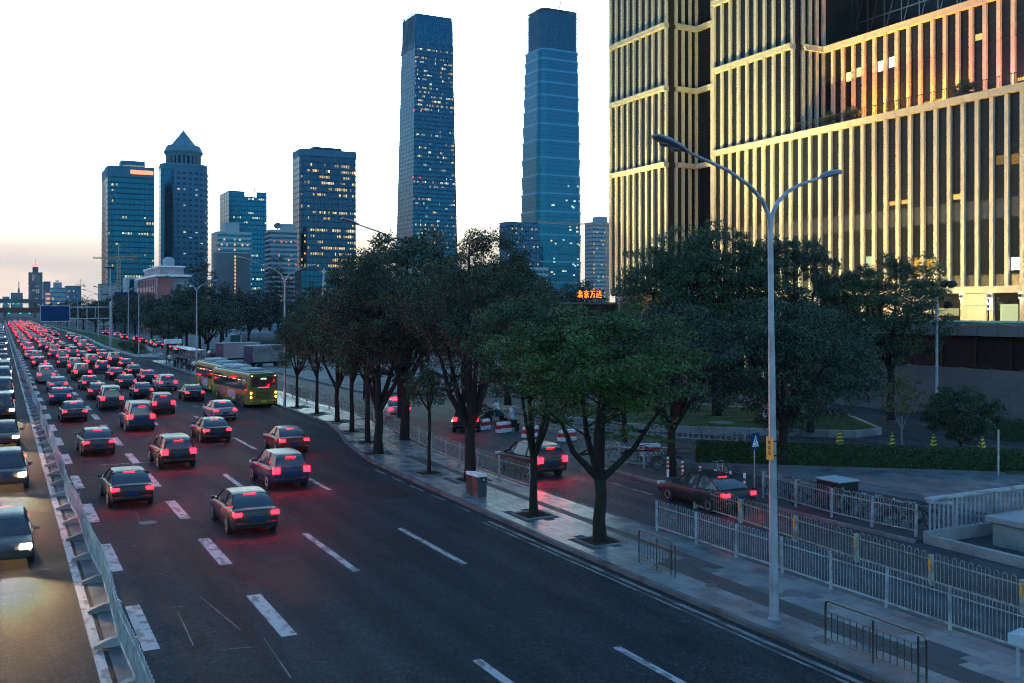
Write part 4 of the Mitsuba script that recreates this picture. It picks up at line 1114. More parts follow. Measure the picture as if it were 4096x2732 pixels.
# evenly spaced window columns along the south and south-east side of the outline
ln = np.r_[0, np.cumsum(np.linalg.norm(np.roll(Pn, -1, 0) - Pn, axis=1))]
pts = np.vstack([Pn, Pn[:1]])
cols = []
for s in np.arange(ln[6] - 9.0, ln[14], 4.3):
    j = int(np.searchsorted(ln, s)) - 1
    q = pts[j] + (pts[j + 1] - pts[j]) * (s - ln[j]) / (ln[j + 1] - ln[j]); d = pts[j + 1] - pts[j]; d /= np.linalg.norm(d)
    cols.append((q, d))
g = np.random.default_rng(4); wins = []; n = 0
wsh = shape(MB().box((0, 0, 0), (2.1, .5, 1.5)), 'm_tower_band')
for ci, (q, d) in enumerate(cols):
    nr = np.array([d[1], -d[0]]); a = math.atan2(d[1], d[0])
    if q[0] < 112.5:
        continue
    for i in range(1, 28):
        z = i * 4.0 + 2.0
        o = q + nr * .02
        if n < 300 and i > 3:
            put(numbered(kd + '__window'), wsh, T().translate([o[0], o[1], z]).rotate([0, 0, 1], math.degrees(a))); n += 1
        if g.random() < .13:
            o = q + nr * .24
            wins.append((int(g.integers(3)), (o[0], o[1], z - .1), (1.7, .16, .8), a))
lights(kd, wins, ((.5, .85, .9), (1.1, 1.1, .7), (.25, .5, .55)))
b = MB().prism(ring([(105.6, 765), (107.8, 761.5), (112.0, 759.5), (113.0, 759.8), (113.0, 775), (105.6, 775)], 1, 0), 2, 113)
part(kd, 'glass_bay', b, 'm_tower_blue')
for i in range(28):
    part(kd, 'bay_band', MB().prism([(105.5, 764.9), (107.7, 761.4), (112.0, 759.35), (113.1, 759.65), (113.1, 775), (105.5, 775)], 4 * i + 3.6, 4 * i + 4.0), 'm_tower_band')
dc = (123.2, 773.5)
part(kd, 'parapet', MB().prism(ring(P, .985, 0), 116, 117.2), 'm_tower_pale')
part(kd, 'colonnade_core', MB().lathe([(.1, 116), (10.0, 116), (10.0, 124), (.1, 124)], (*dc, 0), 24), 'm_tower_band')
for i in range(24):
    a = 2 * PI * i / 24
    part(kd, 'column', MB().box((dc[0] + 12.0 * math.cos(a), dc[1] + 12.0 * math.sin(a), 120.0), (1.2, 1.2, 8), a), 'm_tower_pale')
part(kd, 'cornice', MB().lathe([(.1, 123.4), (12.6, 123.4), (13.2, 125), (14.0, 126.2), (14.2, 127.0), (13.9, 127.5), (.1, 127.5)], (*dc, 0), 28), 'm_tower_pale')
part(kd, 'dome', MB().lathe([(13.8, 127.5), (13.2, 129.0), (12.0, 131.6), (9.0, 132.6), (8.7, 132.7), (.25, 143.8), (.2, 146.2), (.02, 146.3)], (*dc, 0), 28), 'm_tower_pale')
# blue glass block with white roof sign
k4 = tower('white_sign_tower', 'blue glass office block with a glowing white sign at its top edge', [(174.3, 860), (206.8, 860), (206.8, 898), (174.3, 898)], 0, 110.5, 1, 27, 'm_tower_blue_b', 'm_tower_band', .7, 2.6, .22, COOL, 1.8, 3, 5, rows=lambda t: 1.6 if t < .5 else .5)
part(k4, 'roof_sign', MB().cbox((193, 859.2, 107.9), (10.5, .8, 3.8), .4), 'm_emit', rad=(3.2, 4.2, 6.5), sw=.002)
part(k4, 'roof_crane', MB().bar((189, 862, 113), (200, 862, 113.4), .5).bar((197, 862, 110.5), (197, 862, 113), .6), 'm_black')
# dark tower with lit floors
k3 = tower('lit_floor_tower', 'broad dark glass tower with rounded corner and many lit floors, left of the tapering tower', rounded(179.7, 217.8, 650, 672, 6, 5, (1, 0, 0, 0)), 0, 112.5, 1, 28, 'm_tower_dark', 'm_tower_band', .8, 2.4, .85, WARM, 1.5, 4, 6)
part(k3, 'roof_band', MB().prism(ring(rounded(179.7, 217.8, 650, 672, 6, 5, (1, 0, 0, 0)), 1, .2), 112.5, 117), 'm_tower_stone')
part(k3, 'plant_room', MB().box((199, 661, 118), (20, 14, 2.4)), 'm_tower_band')
# white apartment blocks
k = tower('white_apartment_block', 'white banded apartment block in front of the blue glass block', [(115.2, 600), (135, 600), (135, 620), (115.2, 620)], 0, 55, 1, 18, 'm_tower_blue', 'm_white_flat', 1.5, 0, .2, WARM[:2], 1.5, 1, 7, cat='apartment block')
part(k, 'roof_house', MB().box((124.5, 608, 57.5), (8, 10, 7)), 'm_white_flat')
k = tower('grey_slab_block', 'plain grey slab building with one column of lit stair windows', [(106.8, 560), (125.6, 560), (125.6, 569), (106.8, 569)], 0, 40, 1, 10, 'm_far_grey', 'm_far_grey', .2, cat='apartment block')
lights(k, [(0, (117, 559.7, z), (.9, .2, 1.2), 0) for z in range(14, 40, 2)], ((1.0, .6, .2),))
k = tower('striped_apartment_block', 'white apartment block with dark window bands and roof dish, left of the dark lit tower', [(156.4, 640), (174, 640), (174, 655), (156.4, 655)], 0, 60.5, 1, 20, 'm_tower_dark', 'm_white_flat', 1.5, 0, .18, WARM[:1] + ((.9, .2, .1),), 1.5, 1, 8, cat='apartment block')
part(k, 'roof_house', MB().box((169, 646, 62.6), (8, 8, 4.4)), 'm_white_flat')
part(k, 'roof_dish', MB().lathe([(.1, 0), (1.2, .25), (2.3, 1.0), (2.4, 1.05), (1.2, .1), (.1, -.15)], (0, 0, 0), 14), 'm_far_grey')
scene[k + '__roof_dish']['to_world'] = T().translate([161.5, 641, 62.6]).rotate([1, 0, 0], 55).rotate([0, 1, 0], -20)
part(k, 'dish_mast', MB().bar((161.5, 641.6, 60.4), (161.5, 641.6, 62.6), .4), 'm_far_grey')
tower('low_blue_block', 'low blue glass block with bluish lights at the foot of the dark lit tower', [(165.9, 600), (179, 600), (179, 615), (165.9, 615)], 0, 33, 1, 9, 'm_tower_blue', 'm_tower_band', .7, 2.4, .4, ((.3, .5, 1.6),), 1.4, 3, 9, skip=(5, 6, 7), cat='office building')
# tapering tower 1
T1 = [(390.3, 980), (392.5, 978), (443.5, 978), (445.9, 980), (445.9, 1030), (390.3, 1030)]
kt = tower('tapering_tower', 'tallest finished tower, slim and tapering, with scattered lit windows and a finned crown', T1, 0, 296, .80, 64, 'm_tower_blue', 'm_tower_band', 1.6, 2.4, .24, ((.55, .32, .12), (.5, .38, .2)) + COOL, 1.9, 2, 10, skip=(28, 29, 45, 46, 47, 14, 15), rows=lambda t: 1.5 if t > .74 else 1.1)
cc = np.array(T1).mean(0); T1 = np.array(T1)
part(kt, 'crown_wall', MB().prism(cc + (T1 - cc) * .79, 296, 327, .97), 'm_tower_blue')
b = MB()
for a, c in zip(T1, np.roll(T1, -1, 0)):
    n = max(1, int(np.linalg.norm(c - a) / 3.2))
    for i in range(n + 1):
        q = cc + (a + (c - a) * i / n - cc) * .808
        q2 = cc + (q - cc) * .965
        b.bar((*q, 290), (*q2, 330.5), .55)
part(kt, 'crown_fins', b, 'm_tower_blue_b', kind='stuff')
lights(kt, [(0, (q[0], q[1], z), (1.2, 1.2, 1.2), 0) for z, s in ((222, .85), (150, .90), (70, .95)) for q in (cc + (T1[0] - cc) * s + [-.3, -.6], cc + (T1[1] - cc) * s + [5, -.6], cc + (T1[3] - cc) * s + [.3, -.6])], ((3.0, .1, .25),), 'warning_lamps')
# stepped tower under construction
T2 = np.array(rounded(547, 606.7, 980, 1024, 9, 5, (1, 1, 0, 0))); cc = T2.mean(0)
kc = thing('stepped_tower', 'tall blue glass tower of overlapping tiers with an unfinished scaffolded top', 'tower')
z, wd = 0.0, []
tiers = [0, 40, 64, 95, 122, 143, 164, 184, 204, 223, 240, 256, 271, 285, 298, 309]
for i, (za, zb) in enumerate(zip(tiers[:-1], tiers[1:])):
    s0 = np.interp(za, [0, 100, 200, 309], [1.0, 1.0, .96, .875]); s1 = np.interp(zb, [0, 100, 200, 309], [1.0, 1.0, .96, .875]) * 1.012
    part(kc, 'glass_tier', MB().loft([[(x, y, za) for x, y in cc + (T2 - cc) * s0 * (.978 if i else 1)], [(x, y, zb) for x, y in cc + (T2 - cc) * s1]]), 'm_tower_blue_b')
    part(kc, 'tier_edge', MB().prism(ring(cc + (T2 - cc) * s1 * 1.003, 1, .35), zb - 1.5, zb + .3), 'm_tower_line')
    b = MB()
    for j in range(1, 4):
        zz = za + (zb - za) * j / 4
        b.prism(ring(cc + (T2 - cc) * (s0 * .978 + (s1 - s0 * .978) * j / 4), 1, .1), zz - .25, zz + .25)
    part(kc, 'floor_bands', b, 'm_tower_band', kind='stuff')
part(kc, 'raw_core', MB().prism(cc + (T2 - cc) * .80, 309, 352), 'm_tower_blue')
b = MB()
for z in np.arange(311, 357, 3.4):
    b.prism(cc + (T2 - cc) * .825, z, z + .8)
for a, c in zip(T2, np.roll(T2, -1, 0)):
    n = max(1, int(np.linalg.norm(c - a) / 3.5))
    for i in range(n):
        q = cc + (a + (c - a) * i / n - cc) * (.845 + .01 * (i % 2))
        b.bar((*q, 309), (*q, 354 + 3 * rng.random()), .4)
part(kc, 'scaffold', b, 'm_tower_blue', kind='stuff')
part(kc, 'roof_crane', MB().bar((575, 985, 352), (580, 985, 372), .8).bar((578, 985, 356), (560, 985, 352), .7).bar((598, 983, 353), (606, 983, 356), .6), 'm_far_grey')
g = np.random.default_rng(12)
wins = [(int(g.integers(3)), (g.uniform(558, 603), 979.4, zz + g.uniform(-1, 1)), (g.uniform(1, 3), 1.0, 1.6), 0) for zz in (84, 88, 100, 104, 128, 134, 152, 60, 64, 86, 48, 52, 68) for _ in range(int(g.integers(1, 5)))]
lights(kc, wins, ((.6, 1.0, .9), (1.2, .9, .4), (.5, .7, .8)))
# neighbours of the stepped tower
k = tower('scaffolded_block', 'unfinished block wrapped in blue scaffolding, left of the stepped tower', [(413, 800), (446, 800), (446, 816), (413, 816)], 0, 89, 1, 22, 'm_tower_stone', 'm_tower_band', .7, 2.6, .12, WARM[:2], 2, 1, 13, cat='unfinished building')
k = tower('white_residential_tower', 'white residential tower right of the stepped tower, beside a tower crane', [(442.8, 700), (459.4, 700), (459.4, 713), (442.8, 713)], 0, 82, 1, 24, 'm_tower_dark', 'm_white_flat', 2.2, 2.8, .2, WARM[:2], 1.5, 1, 14, cat='apartment block')
part(k, 'roof_house', MB().cbox((453, 706, 84.5), (9, 9, 5), .5), 'm_white_flat')
tower('hidden_white_block', 'pale block half hidden by tree tops, between the two tallest towers', [(262, 500), (285, 500), (285, 520), (262, 520)], 0, 33, 1, 9, 'm_tower_dark', 'm_white_flat', 1.8, 2.6, cat='apartment block')
tower('low_grey_roof_building', 'low grey building with a bare roof frame, beside the dark lit tower', [(138, 400), (150, 400), (150, 415), (138, 415)], 0, 26, 1, 6, 'm_far_grey', 'm_tower_stone', .6, cat='low building')
k = thing('patterned_block', 'small white block with round openings, between the dark lit tower and the trees', 'low building')
part(k, 'wall', MB().box((236, 676, 15), (9, 10, 33)), 'm_white_flat')
b = MB()
for i in range(4):
    for j in range(8):
        b.lathe([(.001, 0), (.7, 0), (.7, .1), (.001, .1)], (0, 0, 0), 8); b.v[-1] = np.column_stack([233 + i * 2.1 + (j % 2) + b.v[-1][:, 0], 670.95 - b.v[-1][:, 2], 12 + j * 2.3 + b.v[-1][:, 1]])
part(k, 'round_openings', b, 'm_tower_band', kind='stuff')
# pink brick hall and its neighbours
k = thing('pink_brick_hall', 'pink and white low hall with red brick end wall and flat white cornices', 'low building')
part(k, 'brick_end', MB().box((47.0, 332, 9.5), (4.4, 3.0, 19)), 'm_pink_brick')
part(k, 'long_wall', MB().box((47.4, 358, 9.5), (5.2, 49, 19)), 'm_pink_wall')
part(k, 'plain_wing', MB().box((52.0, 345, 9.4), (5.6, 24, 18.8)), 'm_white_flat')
for j in range(12):
    part(k, 'pilaster', MB().box((44.7, 336 + j * 4, 9.3), (.4, .9, 18.2)), 'm_pink_brick')
    part(k, 'window', MB().box((44.75, 338 + j * 4, 14.5), (.2, 2.2, 3.2)), 'm_glass_dark')
part(k, 'wing_window', MB().box((51.6, 332.9, 15.2), (1.6, .2, 2.6)), 'm_glass_dark')
part(k, 'roof_cornice', MB().box((49.6, 356, 19.3), (11.2, 53, .7)), 'm_white')
part(k, 'upper_storey', MB().box((50.5, 360, 21.0), (7.4, 40, 2.8)), 'm_pink_wall')
part(k, 'upper_cornice', MB().box((50.5, 360, 22.6), (8.2, 41, .5)), 'm_white')
part(k, 'stair_house', MB().box((52.6, 362, 24.3), (3.2, 6, 3.0)).prism([(51, 359), (54.2, 359), (54.2, 365), (51, 365)], 25.8, 26.8, .5), 'm_white_flat')
k = thing('white_gable_hall', 'small white hall with a curved glass gable beside the pink brick hall', 'low building')
part(k, 'wall', MB().box((50, 424, 10.6), (11, 10, 21.2)), 'm_white_flat')
part(k, 'curved_window', MB().prism([(45.4, 418.8), (48.2, 418.8), (48.2, 419.2), (45.4, 419.2)], 12, 20.5, .55), 'm_tower_blue')
k = tower('blue_roof_shed', 'low dark blue roofed shed left of the pink brick hall', [(36, 372), (45, 372), (45, 386), (36, 386)], 0, 14.5, 1, 3, 'm_far_grey', 'm_sign_blue', 1.2, cat='shed')
tower('beige_low_block', 'small beige block at the foot of the curved office tower', [(47, 560), (56, 560), (56, 575), (47, 575)], 0, 22, 1, 4, 'm_concrete', 'm_concrete_dark', .5, cat='low building')
# far skyline
k = tower('far_brown_tower', 'distant brown tower with red rooftop lettering, far down the road', rounded(44.2, 66, 1900, 1925, 5, 4, (1, 1, 0, 0)), 0, 73, 1, 20, 'm_far_brown', 'm_far_grey', 1.2, 0, .45, ((1.0, .8, .45), (.5, .6, .5)), 2.4, 2, 15)
part(k, 'roof_house', MB().box((54.8, 1912, 78), (9, 9, 9)), 'm_far_brown')
tx = meshkit.text_mesh('CITIC', 4.6, .5, bold=True); v = np.array(tx.vertices)
part(k, 'roof_lettering', (np.column_stack([50.0 + v[:, 0] * (9.4 / v[:, 0].max()), 1906.8 - v[:, 2], 82.6 + v[:, 1]]), np.array(tx.faces)), 'm_emit', rad=(3.4, .35, .5), sw=.001)
part(k, 'mast', MB().bar((54.8, 1912, 82), (54.8, 1912, 97), .5), 'm_far_brown')
for nm, l, x0, x1, y0, d, h, fl, m, bd in (('far_stepped_block', 'distant grey block just right of the brown tower', 53.5, 62, 1500, 40, 47, 12, 'm_far_grey', 'm_tower_stone'),
        ('far_white_block', 'distant white block with a roof dish among the trees', 42, 54, 1000, 30, 28.5, 7, 'm_white_flat', 'm_tower_stone'),
        ('far_wide_block', 'distant wide pale blue block, right of the white block with roof dish', 76, 94, 1400, 30, 39, 9, 'm_tower_stone', 'm_far_grey'),
        ('far_left_block', 'faint distant block left of the brown tower', 22, 46, 2500, 60, 46, 10, 'm_far_grey', 'm_tower_stone'),
        ('far_leftmost_block', 'faintest distant block at the left picture edge', 5, 20, 2600, 60, 38, 9, 'm_far_grey', 'm_tower_stone'),
        ('far_low_block', 'distant low block below the wide pale blue block', 58, 74, 1300, 30, 30, 7, 'm_tower_stone', 'm_white_flat'),
        ('far_orange_block', 'small distant building with orange lit balconies beside the white block', 37.2, 41.2, 1000, 14, 24, 6, 'm_white_flat', 'm_pink_wall')):
    k = tower(nm, l, [(x0, y0), (x1, y0), (x1, y0 + d), (x0, y0 + d)], 0, h, 1, fl, m, bd, 1.0, 0, .12, WARM[:2], 2.4, 1, 20 + fl, cat='distant building')
    if nm == 'far_white_block':
        part(k, 'roof_house', MB().box((47.5, 1008, 31), (7, 8, 5)), 'm_white_flat')
        part(k, 'roof_dish', MB().lathe([(.1, -.3), (1.0, 0), (1.8, .9), (.9, .5), (.1, .2)], (47, 1004, 34.2), 12), 'm_far_grey')
    if nm == 'far_orange_block':
        lights(k, [(0, (39.2, 999.6, 4 * i + 2.4), (3.6, .3, 1.4), 0) for i in range(1, 6)], ((1.0, .35, .2),))
    if nm == 'far_left_block':
        part(k, 'mast', MB().bar((38, 2510, 45), (38, 2510, 72), 1.6).bar((38, 2510, 45), (38, 2510, 56), 4), 'm_far_grey')


def crane(label, x, y, h, jib, back, zj=None):
    k = thing('tower_crane', label, 'crane')
    b = MB()
    for sx in (-.8, .8):
        for sy in (-.8, .8):
            b.bar((x + sx, y + sy, 0), (x + sx, y + sy, h), .3)
    for i in range(int(h / 2)):
        b.bar((x - .8, y - .8, 2 * i), (x + .8, y - .8, 2 * i + 2), .2)
    part(k, 'mast', b, 'm_crane')
    b = MB()
    for dz in (0, 1.6):
        b.bar((x - jib, y, h + dz * .5), (x + back, y, h + dz), .3)
    n = int((jib + back) / 2)
    for i in range(n):
        b.bar((x - jib + 2 * i, y, h), (x - jib + 2 * i + 1, y, h + 1.2), .2).bar((x - jib + 2 * i + 1, y, h + 1.2), (x - jib + 2 * i + 2, y, h), .2)
    part(k, 'jib', b, 'm_crane')
    part(k, 'stay', MB().bar((x, y, h), (x, y, h + 9), .5).bar((x, y, h + 9), (x - jib * .7, y, h + 1.5), .12).bar((x, y, h + 9), (x + back, y, h + 1.5), .12), 'm_crane')
    part(k, 'counterweight', MB().box((x + back - 1, y, h - .8), (2.5, 1.4, 2.2)), 'm_concrete_dark')


crane('orange tower crane in front of the curved office tower', 62, 620, 38, 14, 10)
crane('tower crane with long jib in front of the stepped tower and the white residential tower', 424, 650, 74, 62, 12)
crane('small tower crane on the far skyline behind the street lamps', 100, 1500, 42, 8, 6)
k = thing('floodlight_pole', 'tall thin pole with a ring of lamps, left of the curved office tower', 'light mast')
part(k, 'pole', MB().tube([(43.5, 470, 0), (43.5, 470, 27)], [.4, .25], 8), 'm_lamp_grey', True)
part(k, 'lamp_ring', MB().lathe([(.3, 0), (2.2, .2), (2.3, .6), (.3, .9)], (43.5, 470, 26.6), 12), 'm_black')
k = thing('utility_pole', 'slightly leaning grey utility pole above the trees, right of the lamp behind the buses', 'utility pole')
part(k, 'pole', MB().tube([(48.5, 165, 0), (49.6, 165, 15.5)], [.22, .15], 8), 'm_lamp_grey', True)
part(k, 'crossarm', MB().bar((48.7, 165, 15), (50.4, 165, 15), .12), 'm_lamp_grey')

# overpasses
k = thing('red_footbridge', 'dark red road bridge crossing low over the far end of the road', 'bridge')
part(k, 'deck', MB().box((4, 792, 6.1), (76, 10, 1.2)), 'm_concrete_dark')
part(k, 'red_panel', MB().box((4, 786.6, 8.1), (76, .4, 3.0)), 'm_rust')
for x in (-10, 3, 36):
    part(k, 'pier', MB().box((x, 792, 2.7), (1.6, 3, 5.6)), 'm_concrete_dark')
for x in (5.6, 12.9, 18.8):
    s = thing('lane_signal', {5.6: 'green arrow lane signal under the red bridge, nearest the median', 12.9: 'green arrow lane signal under the middle of the red bridge', 18.8: 'green arrow lane signal under the red bridge, by the trees'}[x], 'traffic light')
    part(s, 'housing', MB().cbox((x, 786.0, 5.6), (1.2, .5, 1.2), .08), 'm_black')
    part(s, 'arrow', MB().bar((x, 785.6, 6.0), (x, 785.6, 5.2), .4).bar((x - .4, 785.6, 5.6), (x, 785.6, 5.2), .3).bar((x + .4, 785.6, 5.6), (x, 785.6, 5.2), .3), 'm_emit', rad=(.1, 4, 1.6), sw=.001)
k = thing('far_overpass', 'long grey flyover crossing beyond the red bridge', 'bridge')
part(k, 'deck', MB().box((0, 1060, 15.6), (120, 14, 2.6)), 'm_concrete_dark')
part(k, 'parapet', MB().box((0, 1052.8, 17.6), (120, .4, 1.4)), 'm_far_grey')
for x in (-14, 30):
    part(k, 'pier', MB().box((x, 1060, 7.2), (3, 6, 14.4)), 'm_concrete_dark')
for i, x in enumerate((2.5, 7.0, 11.2, 15.6)):
    s = thing('overpass_signal', ['first', 'second', 'third', 'fourth'][i] + ' green signal from the left under the grey flyover', 'traffic light')
    part(s, 'housing', MB().cbox((x, 1052.6, 13.9), (1.4, .5, 1.4), .1), 'm_black')
    part(s, 'lens', MB().lathe([(.001, -.5), (.5, -.5), (.5, .5), (.001, .5)], (x, 1052.2, 13.9), 10), 'm_emit', rad=(.1, 4, 1.7), sw=.001)

# ---------------------------------------------------------------- vehicles, at rest where the traffic runs
def car_meshes(kind):
    """parts of a car in its own frame: +y forward, tyres on z = 0"""
    P = {}
    if kind == 'sedan':
        L, W, H = 4.7, 1.80, 1.46
        prof = [(-2.35, .52, .76), (-2.30, .30, .98), (-1.75, .24, 1.02), (-1.0, .22, .96), (.3, .22, .93), (1.0, .22, .90), (1.75, .24, .82), (2.2, .30, .68), (2.35, .42, .60)]
        cab = [(-1.95, 1.00, 0.0), (-1.18, 1.0, .38), (-.75, .97, .46), (.05, .94, .48), (.45, .92, .44), (1.15, .90, 0.0)]
    elif kind == 'suv':
        L, W, H = 4.55, 1.86, 1.68
        prof = [(-2.27, .56, .92), (-2.22, .36, 1.08), (-1.7, .30, 1.10), (-.8, .28, 1.06), (.3, .28, 1.03), (1.0, .28, 1.0), (1.75, .30, .94), (2.1, .36, .78), (2.27, .48, .66)]
        cab = [(-2.20, 1.05, .0), (-1.95, 1.05, .46), (-1.2, 1.04, .60), (.0, 1.02, .62), (.35, 1.0, .57), (1.1, .98, 0.0)]
    else:
        L, W, H = 4.95, 1.88, 1.98
        prof = [(-2.47, .50, .98), (-2.44, .30, 1.14), (-1.8, .25, 1.16), (-.8, .24, 1.14), (.4, .24, 1.12), (1.2, .24, 1.08), (1.95, .26, .98), (2.3, .32, .80), (2.47, .44, .66)]
        cab = [(-2.42, 1.10, .0), (-2.34, 1.10, .66), (-1.6, 1.10, .84), (.4, 1.08, .85), (.9, 1.06, .78), (1.75, 1.02, 0.0)]
    from scipy.interpolate import PchipInterpolator as PC
    def dense(rows, n):
        r = np.array(rows); y = np.unique(np.concatenate([np.linspace(a, b, n) for a, b in zip(r[:-1, 0], r[1:, 0])]))
        return np.column_stack([y] + [PC(r[:, 0], r[:, k])(y) for k in (1, 2)])
    cab0, prof0 = cab, prof
    prof, cab = dense(prof, 4), dense(cab, 5)
    w = W / 2
    wf = lambda y: w * (1 - .10 * (abs(y) / (L / 2)) ** 4)
    R = []
    for y, zb, zt in prof:
        a = wf(y); m = (zb + zt) / 2
        R.append([(-a * .86, y, zb), (-a * .97, y, zb + .08), (-a, y, m), (-a * .995, y, zt - .16), (-a * .965, y, zt - .06), (-a * .90, y, zt - .015), (-a * .55, y, zt + .012), (a * .55, y, zt + .012), (a * .90, y, zt - .015), (a * .965, y, zt - .06), (a * .995, y, zt - .16), (a, y, m), (a * .97, y, zb + .08), (a * .86, y, zb)][::-1])
    b = MB().loft(R)
    # roof skin and pillars in body colour over the dark glasshouse
    R2, G = [], []
    for y, z, h in cab:
        a, t = wf(y) * .90, wf(y) * (.90 - .22 * min(1, h / .45))
        h = max(h, .005)
        G.append([(-a, y, z - .05), (-t, y, z + h), (-t * .6, y, z + h + .02), (t * .6, y, z + h + .02), (t, y, z + h), (a, y, z - .05)][::-1])
    P['window_glass'] = (MB().loft(G), 'm_glass_dark', 50)
    top = [c for c in cab if c[2] > .78 * max(q[2] for q in cab)]
    for y, z, h in top:
        t = wf(y) * (.90 - .22 * min(1, h / .45)) + .012
        R2.append([(-t, y, z + h - .015), (-t, y, z + h + .012), (-t * .6, y, z + h + .036), (t * .6, y, z + h + .036), (t, y, z + h + .012), (t, y, z + h - .015)][::-1])
    b.loft(R2)
    for s in (-1, 1):
        cab1, cab = cab, cab0
        for i, j in ((0, 1), (len(cab) - 1, len(cab) - 2), (2, 2)):
            y0, z0, _ = cab[i]; y1, z1, h1 = cab[j]
            if i == j:
                b.bar((s * (wf(y0) * .905), y0 + .25, z0 - .02), (s * (wf(y0) * .69 + .0), y0 + .22, z0 + h1), .07, .05)
            else:
                b.bar((s * wf(y0) * .90, y0, z0 - .02), (s * (wf(y1) * .69), y1, z1 + h1), .07, .06)
        cab = cab1
    prof, cabd, cab = prof0, cab, cab0
    P['body'] = (b, None, 45)
    wh = {}
    r = .325 if kind != 'suv' else .36
    for n, (sx, sy) in enumerate(((-1, -1), (1, -1), (-1, 1), (1, 1))):
        x, y = sx * (w - .09), sy * L * .29 + (.03 if sy > 0 else -.02)
        q = MB().loft([[(x + dx, y + rr * math.cos(a), r + rr * math.sin(a)) for a in np.arange(16) * PI / 8] for dx, rr in ((-.115, r - .03), (-.10, r), (.10, r), (.115, r - .03))])
        P['wheel' if n == 0 else f'wheel_{n:03d}'] = (q, 'm_rubber', 35)
        P[('wheel' if n == 0 else f'wheel_{n:03d}') + '__rim'] = (MB().loft([[(x + sx * dx, y + rr * math.cos(a), r + rr * math.sin(a)) for a in np.arange(12) * PI / 6] for dx, rr in ((.09, r * .66), (.122, r * .62), (.11, r * .2))][::sx]), 'm_chrome', 35)
    yr, zt = prof[0][0], prof[1][2]
    lampz = zt - .14 if kind != 'van' else zt - .1
    for n, s in enumerate((-1, 1)):
        P['tail_light' if n == 0 else 'tail_light_001'] = (MB().cbox((s * (w * .76), yr + .10, lampz), (w * .36, .22, .17 if kind == 'sedan' else .30), .03), 'LAMP', False)
        P['headlight' if n == 0 else 'headlight_001'] = (MB().cbox((s * (w * .72), -yr - .12, .70 if kind == 'sedan' else .80), (.36, .22, .15), .03), 'm_lens_clear', False)
        P['mirror' if n == 0 else 'mirror_001'] = (MB().cbox((s * (w + .09), cab[-1][0] - .30, cab[-1][1] + .10), (.20, .10, .13), .03), None, False)
    P['brake_light'] = (MB().box((0, cab[1][0] + .04 - (.05 if kind == 'sedan' else .12), cab[1][1] + cab[1][2] + (.02 if kind == 'sedan' else .01)), (.44, .05, .035)), 'LAMP', False)
    P['number_plate'] = (MB().box((0, yr - .012, lampz - .16), (.44, .03, .14)), 'm_sign_blue', False)
    P['bumper'] = (MB().cbox((0, yr + .05, prof[0][1] - .04), (W * .86, .16, .16), .04), 'm_black', False)
    P['bumper_001'] = (MB().cbox((0, -yr - .05, prof[-1][1] - .02), (W * .84, .14, .14), .04), 'm_black', False)
    return {k: (m, shape(g, 'm_black' if m in (None, 'LAMP') else m, sm)) for k, (g, m, sm) in P.items()}


CARS = {k: car_meshes(k) for k in ('sedan', 'suv', 'van')}
far_body = {k: MB().mesh if False else None for k in CARS}
RED = (280.0, 0.10, 0.22)
BRK = (60.0, 0.06, 0.12)
WORD = {'sedan': 'saloon car', 'suv': 'tall hatchback', 'van': 'van'}


def car(kind, colour, x, y, deg, label, group=None, lights_on=True, level=2, front=None, name='car', cat='car', z=0.0, power=1.0):
    k = thing(name, label, cat, group)
    M = place(x, y, z, deg)
    power *= rng.uniform(.6, 1.25)
    for p, (m, sh) in CARS[kind].items():
        if level < 2 and p.split('__')[-1].split('_0')[0] in ('rim', 'mirror', 'number_plate', 'bumper', 'headlight'):
            if not (front and p.startswith('headlight')):
                continue
        if level < 1 and p.startswith(('wheel', 'brake')):
            continue
        if m == 'LAMP':
            if lights_on:
                q = RED if p.startswith('tail') else BRK
                hot = level == 2 and y < 90
                put(k + '__' + p, sh, M, rad=[q[0] * power * (1 if hot else .12), q[1], q[2]], sw=0.0 if p.startswith('brake') else 1.4 if hot else .08 if level else .02)
            else:
                put(k + '__' + p, sh, M, m='m_lens_red')
        elif p.startswith('headlight') and front:
            put(k + '__' + p, sh, M, rad=front, sw=.1)
        else:
            put(k + '__' + p, sh, M, m='m_car_' + colour.replace(' ', '_') if m is None else None)
    return k


cols = ['black', 'dark grey', 'navy blue', 'black', 'black', 'dark red', 'dark grey', 'silver', 'black']
near = [
    ('sedan', 'black', 4.95, 46.5, 'black saloon car with red tail lights nearest the median fence'),
    ('sedan', 'dark grey', 8.45, 39.0, 'dark grey saloon car with red tail lights, closest to the photographer on the main road'),
    ('suv', 'navy blue', 12.0, 47.5, 'dark blue tall hatchback with red tail lights in the third lane'),
    ('suv', 'black', 8.3, 56.0, 'black tall hatchback with red tail lights in the second lane'),
    ('sedan', 'dark red', 15.2, 58.5, 'dark red saloon car in the kerb lane short of the rear bus'),
    ('sedan', 'dark grey', 5.0, 63.0, 'dark grey saloon car with red tail lights beside the median fence, second from the photographer'),
    ('sedan', 'black', 12.1, 65.5, 'black saloon car with red tail lights in the third lane, level with the bus bay'),
    ('van', 'navy blue', 8.6, 74.0, 'dark blue van with red tail lights in the second lane'),
    ('sedan', 'silver', 15.0, 77.5, 'silver saloon car with red tail lights beside the rear green bus'),
    ('suv', 'dark grey', 11.6, 84.5, 'dark grey tall hatchback with red tail lights left of the silver saloon car'),
    ('sedan', 'black', 4.9, 82.0, 'black saloon car with red tail lights beside the median fence, third from the photographer'),
]
for kind, c, x, y, l in near:
    car(kind, c, x, y, rng.uniform(-1.5, 1.5), l, power=1.0)
gm = 'cars with red tail lights queueing away down the main road'
lanes = (4.95, 8.4, 11.9, 15.4)
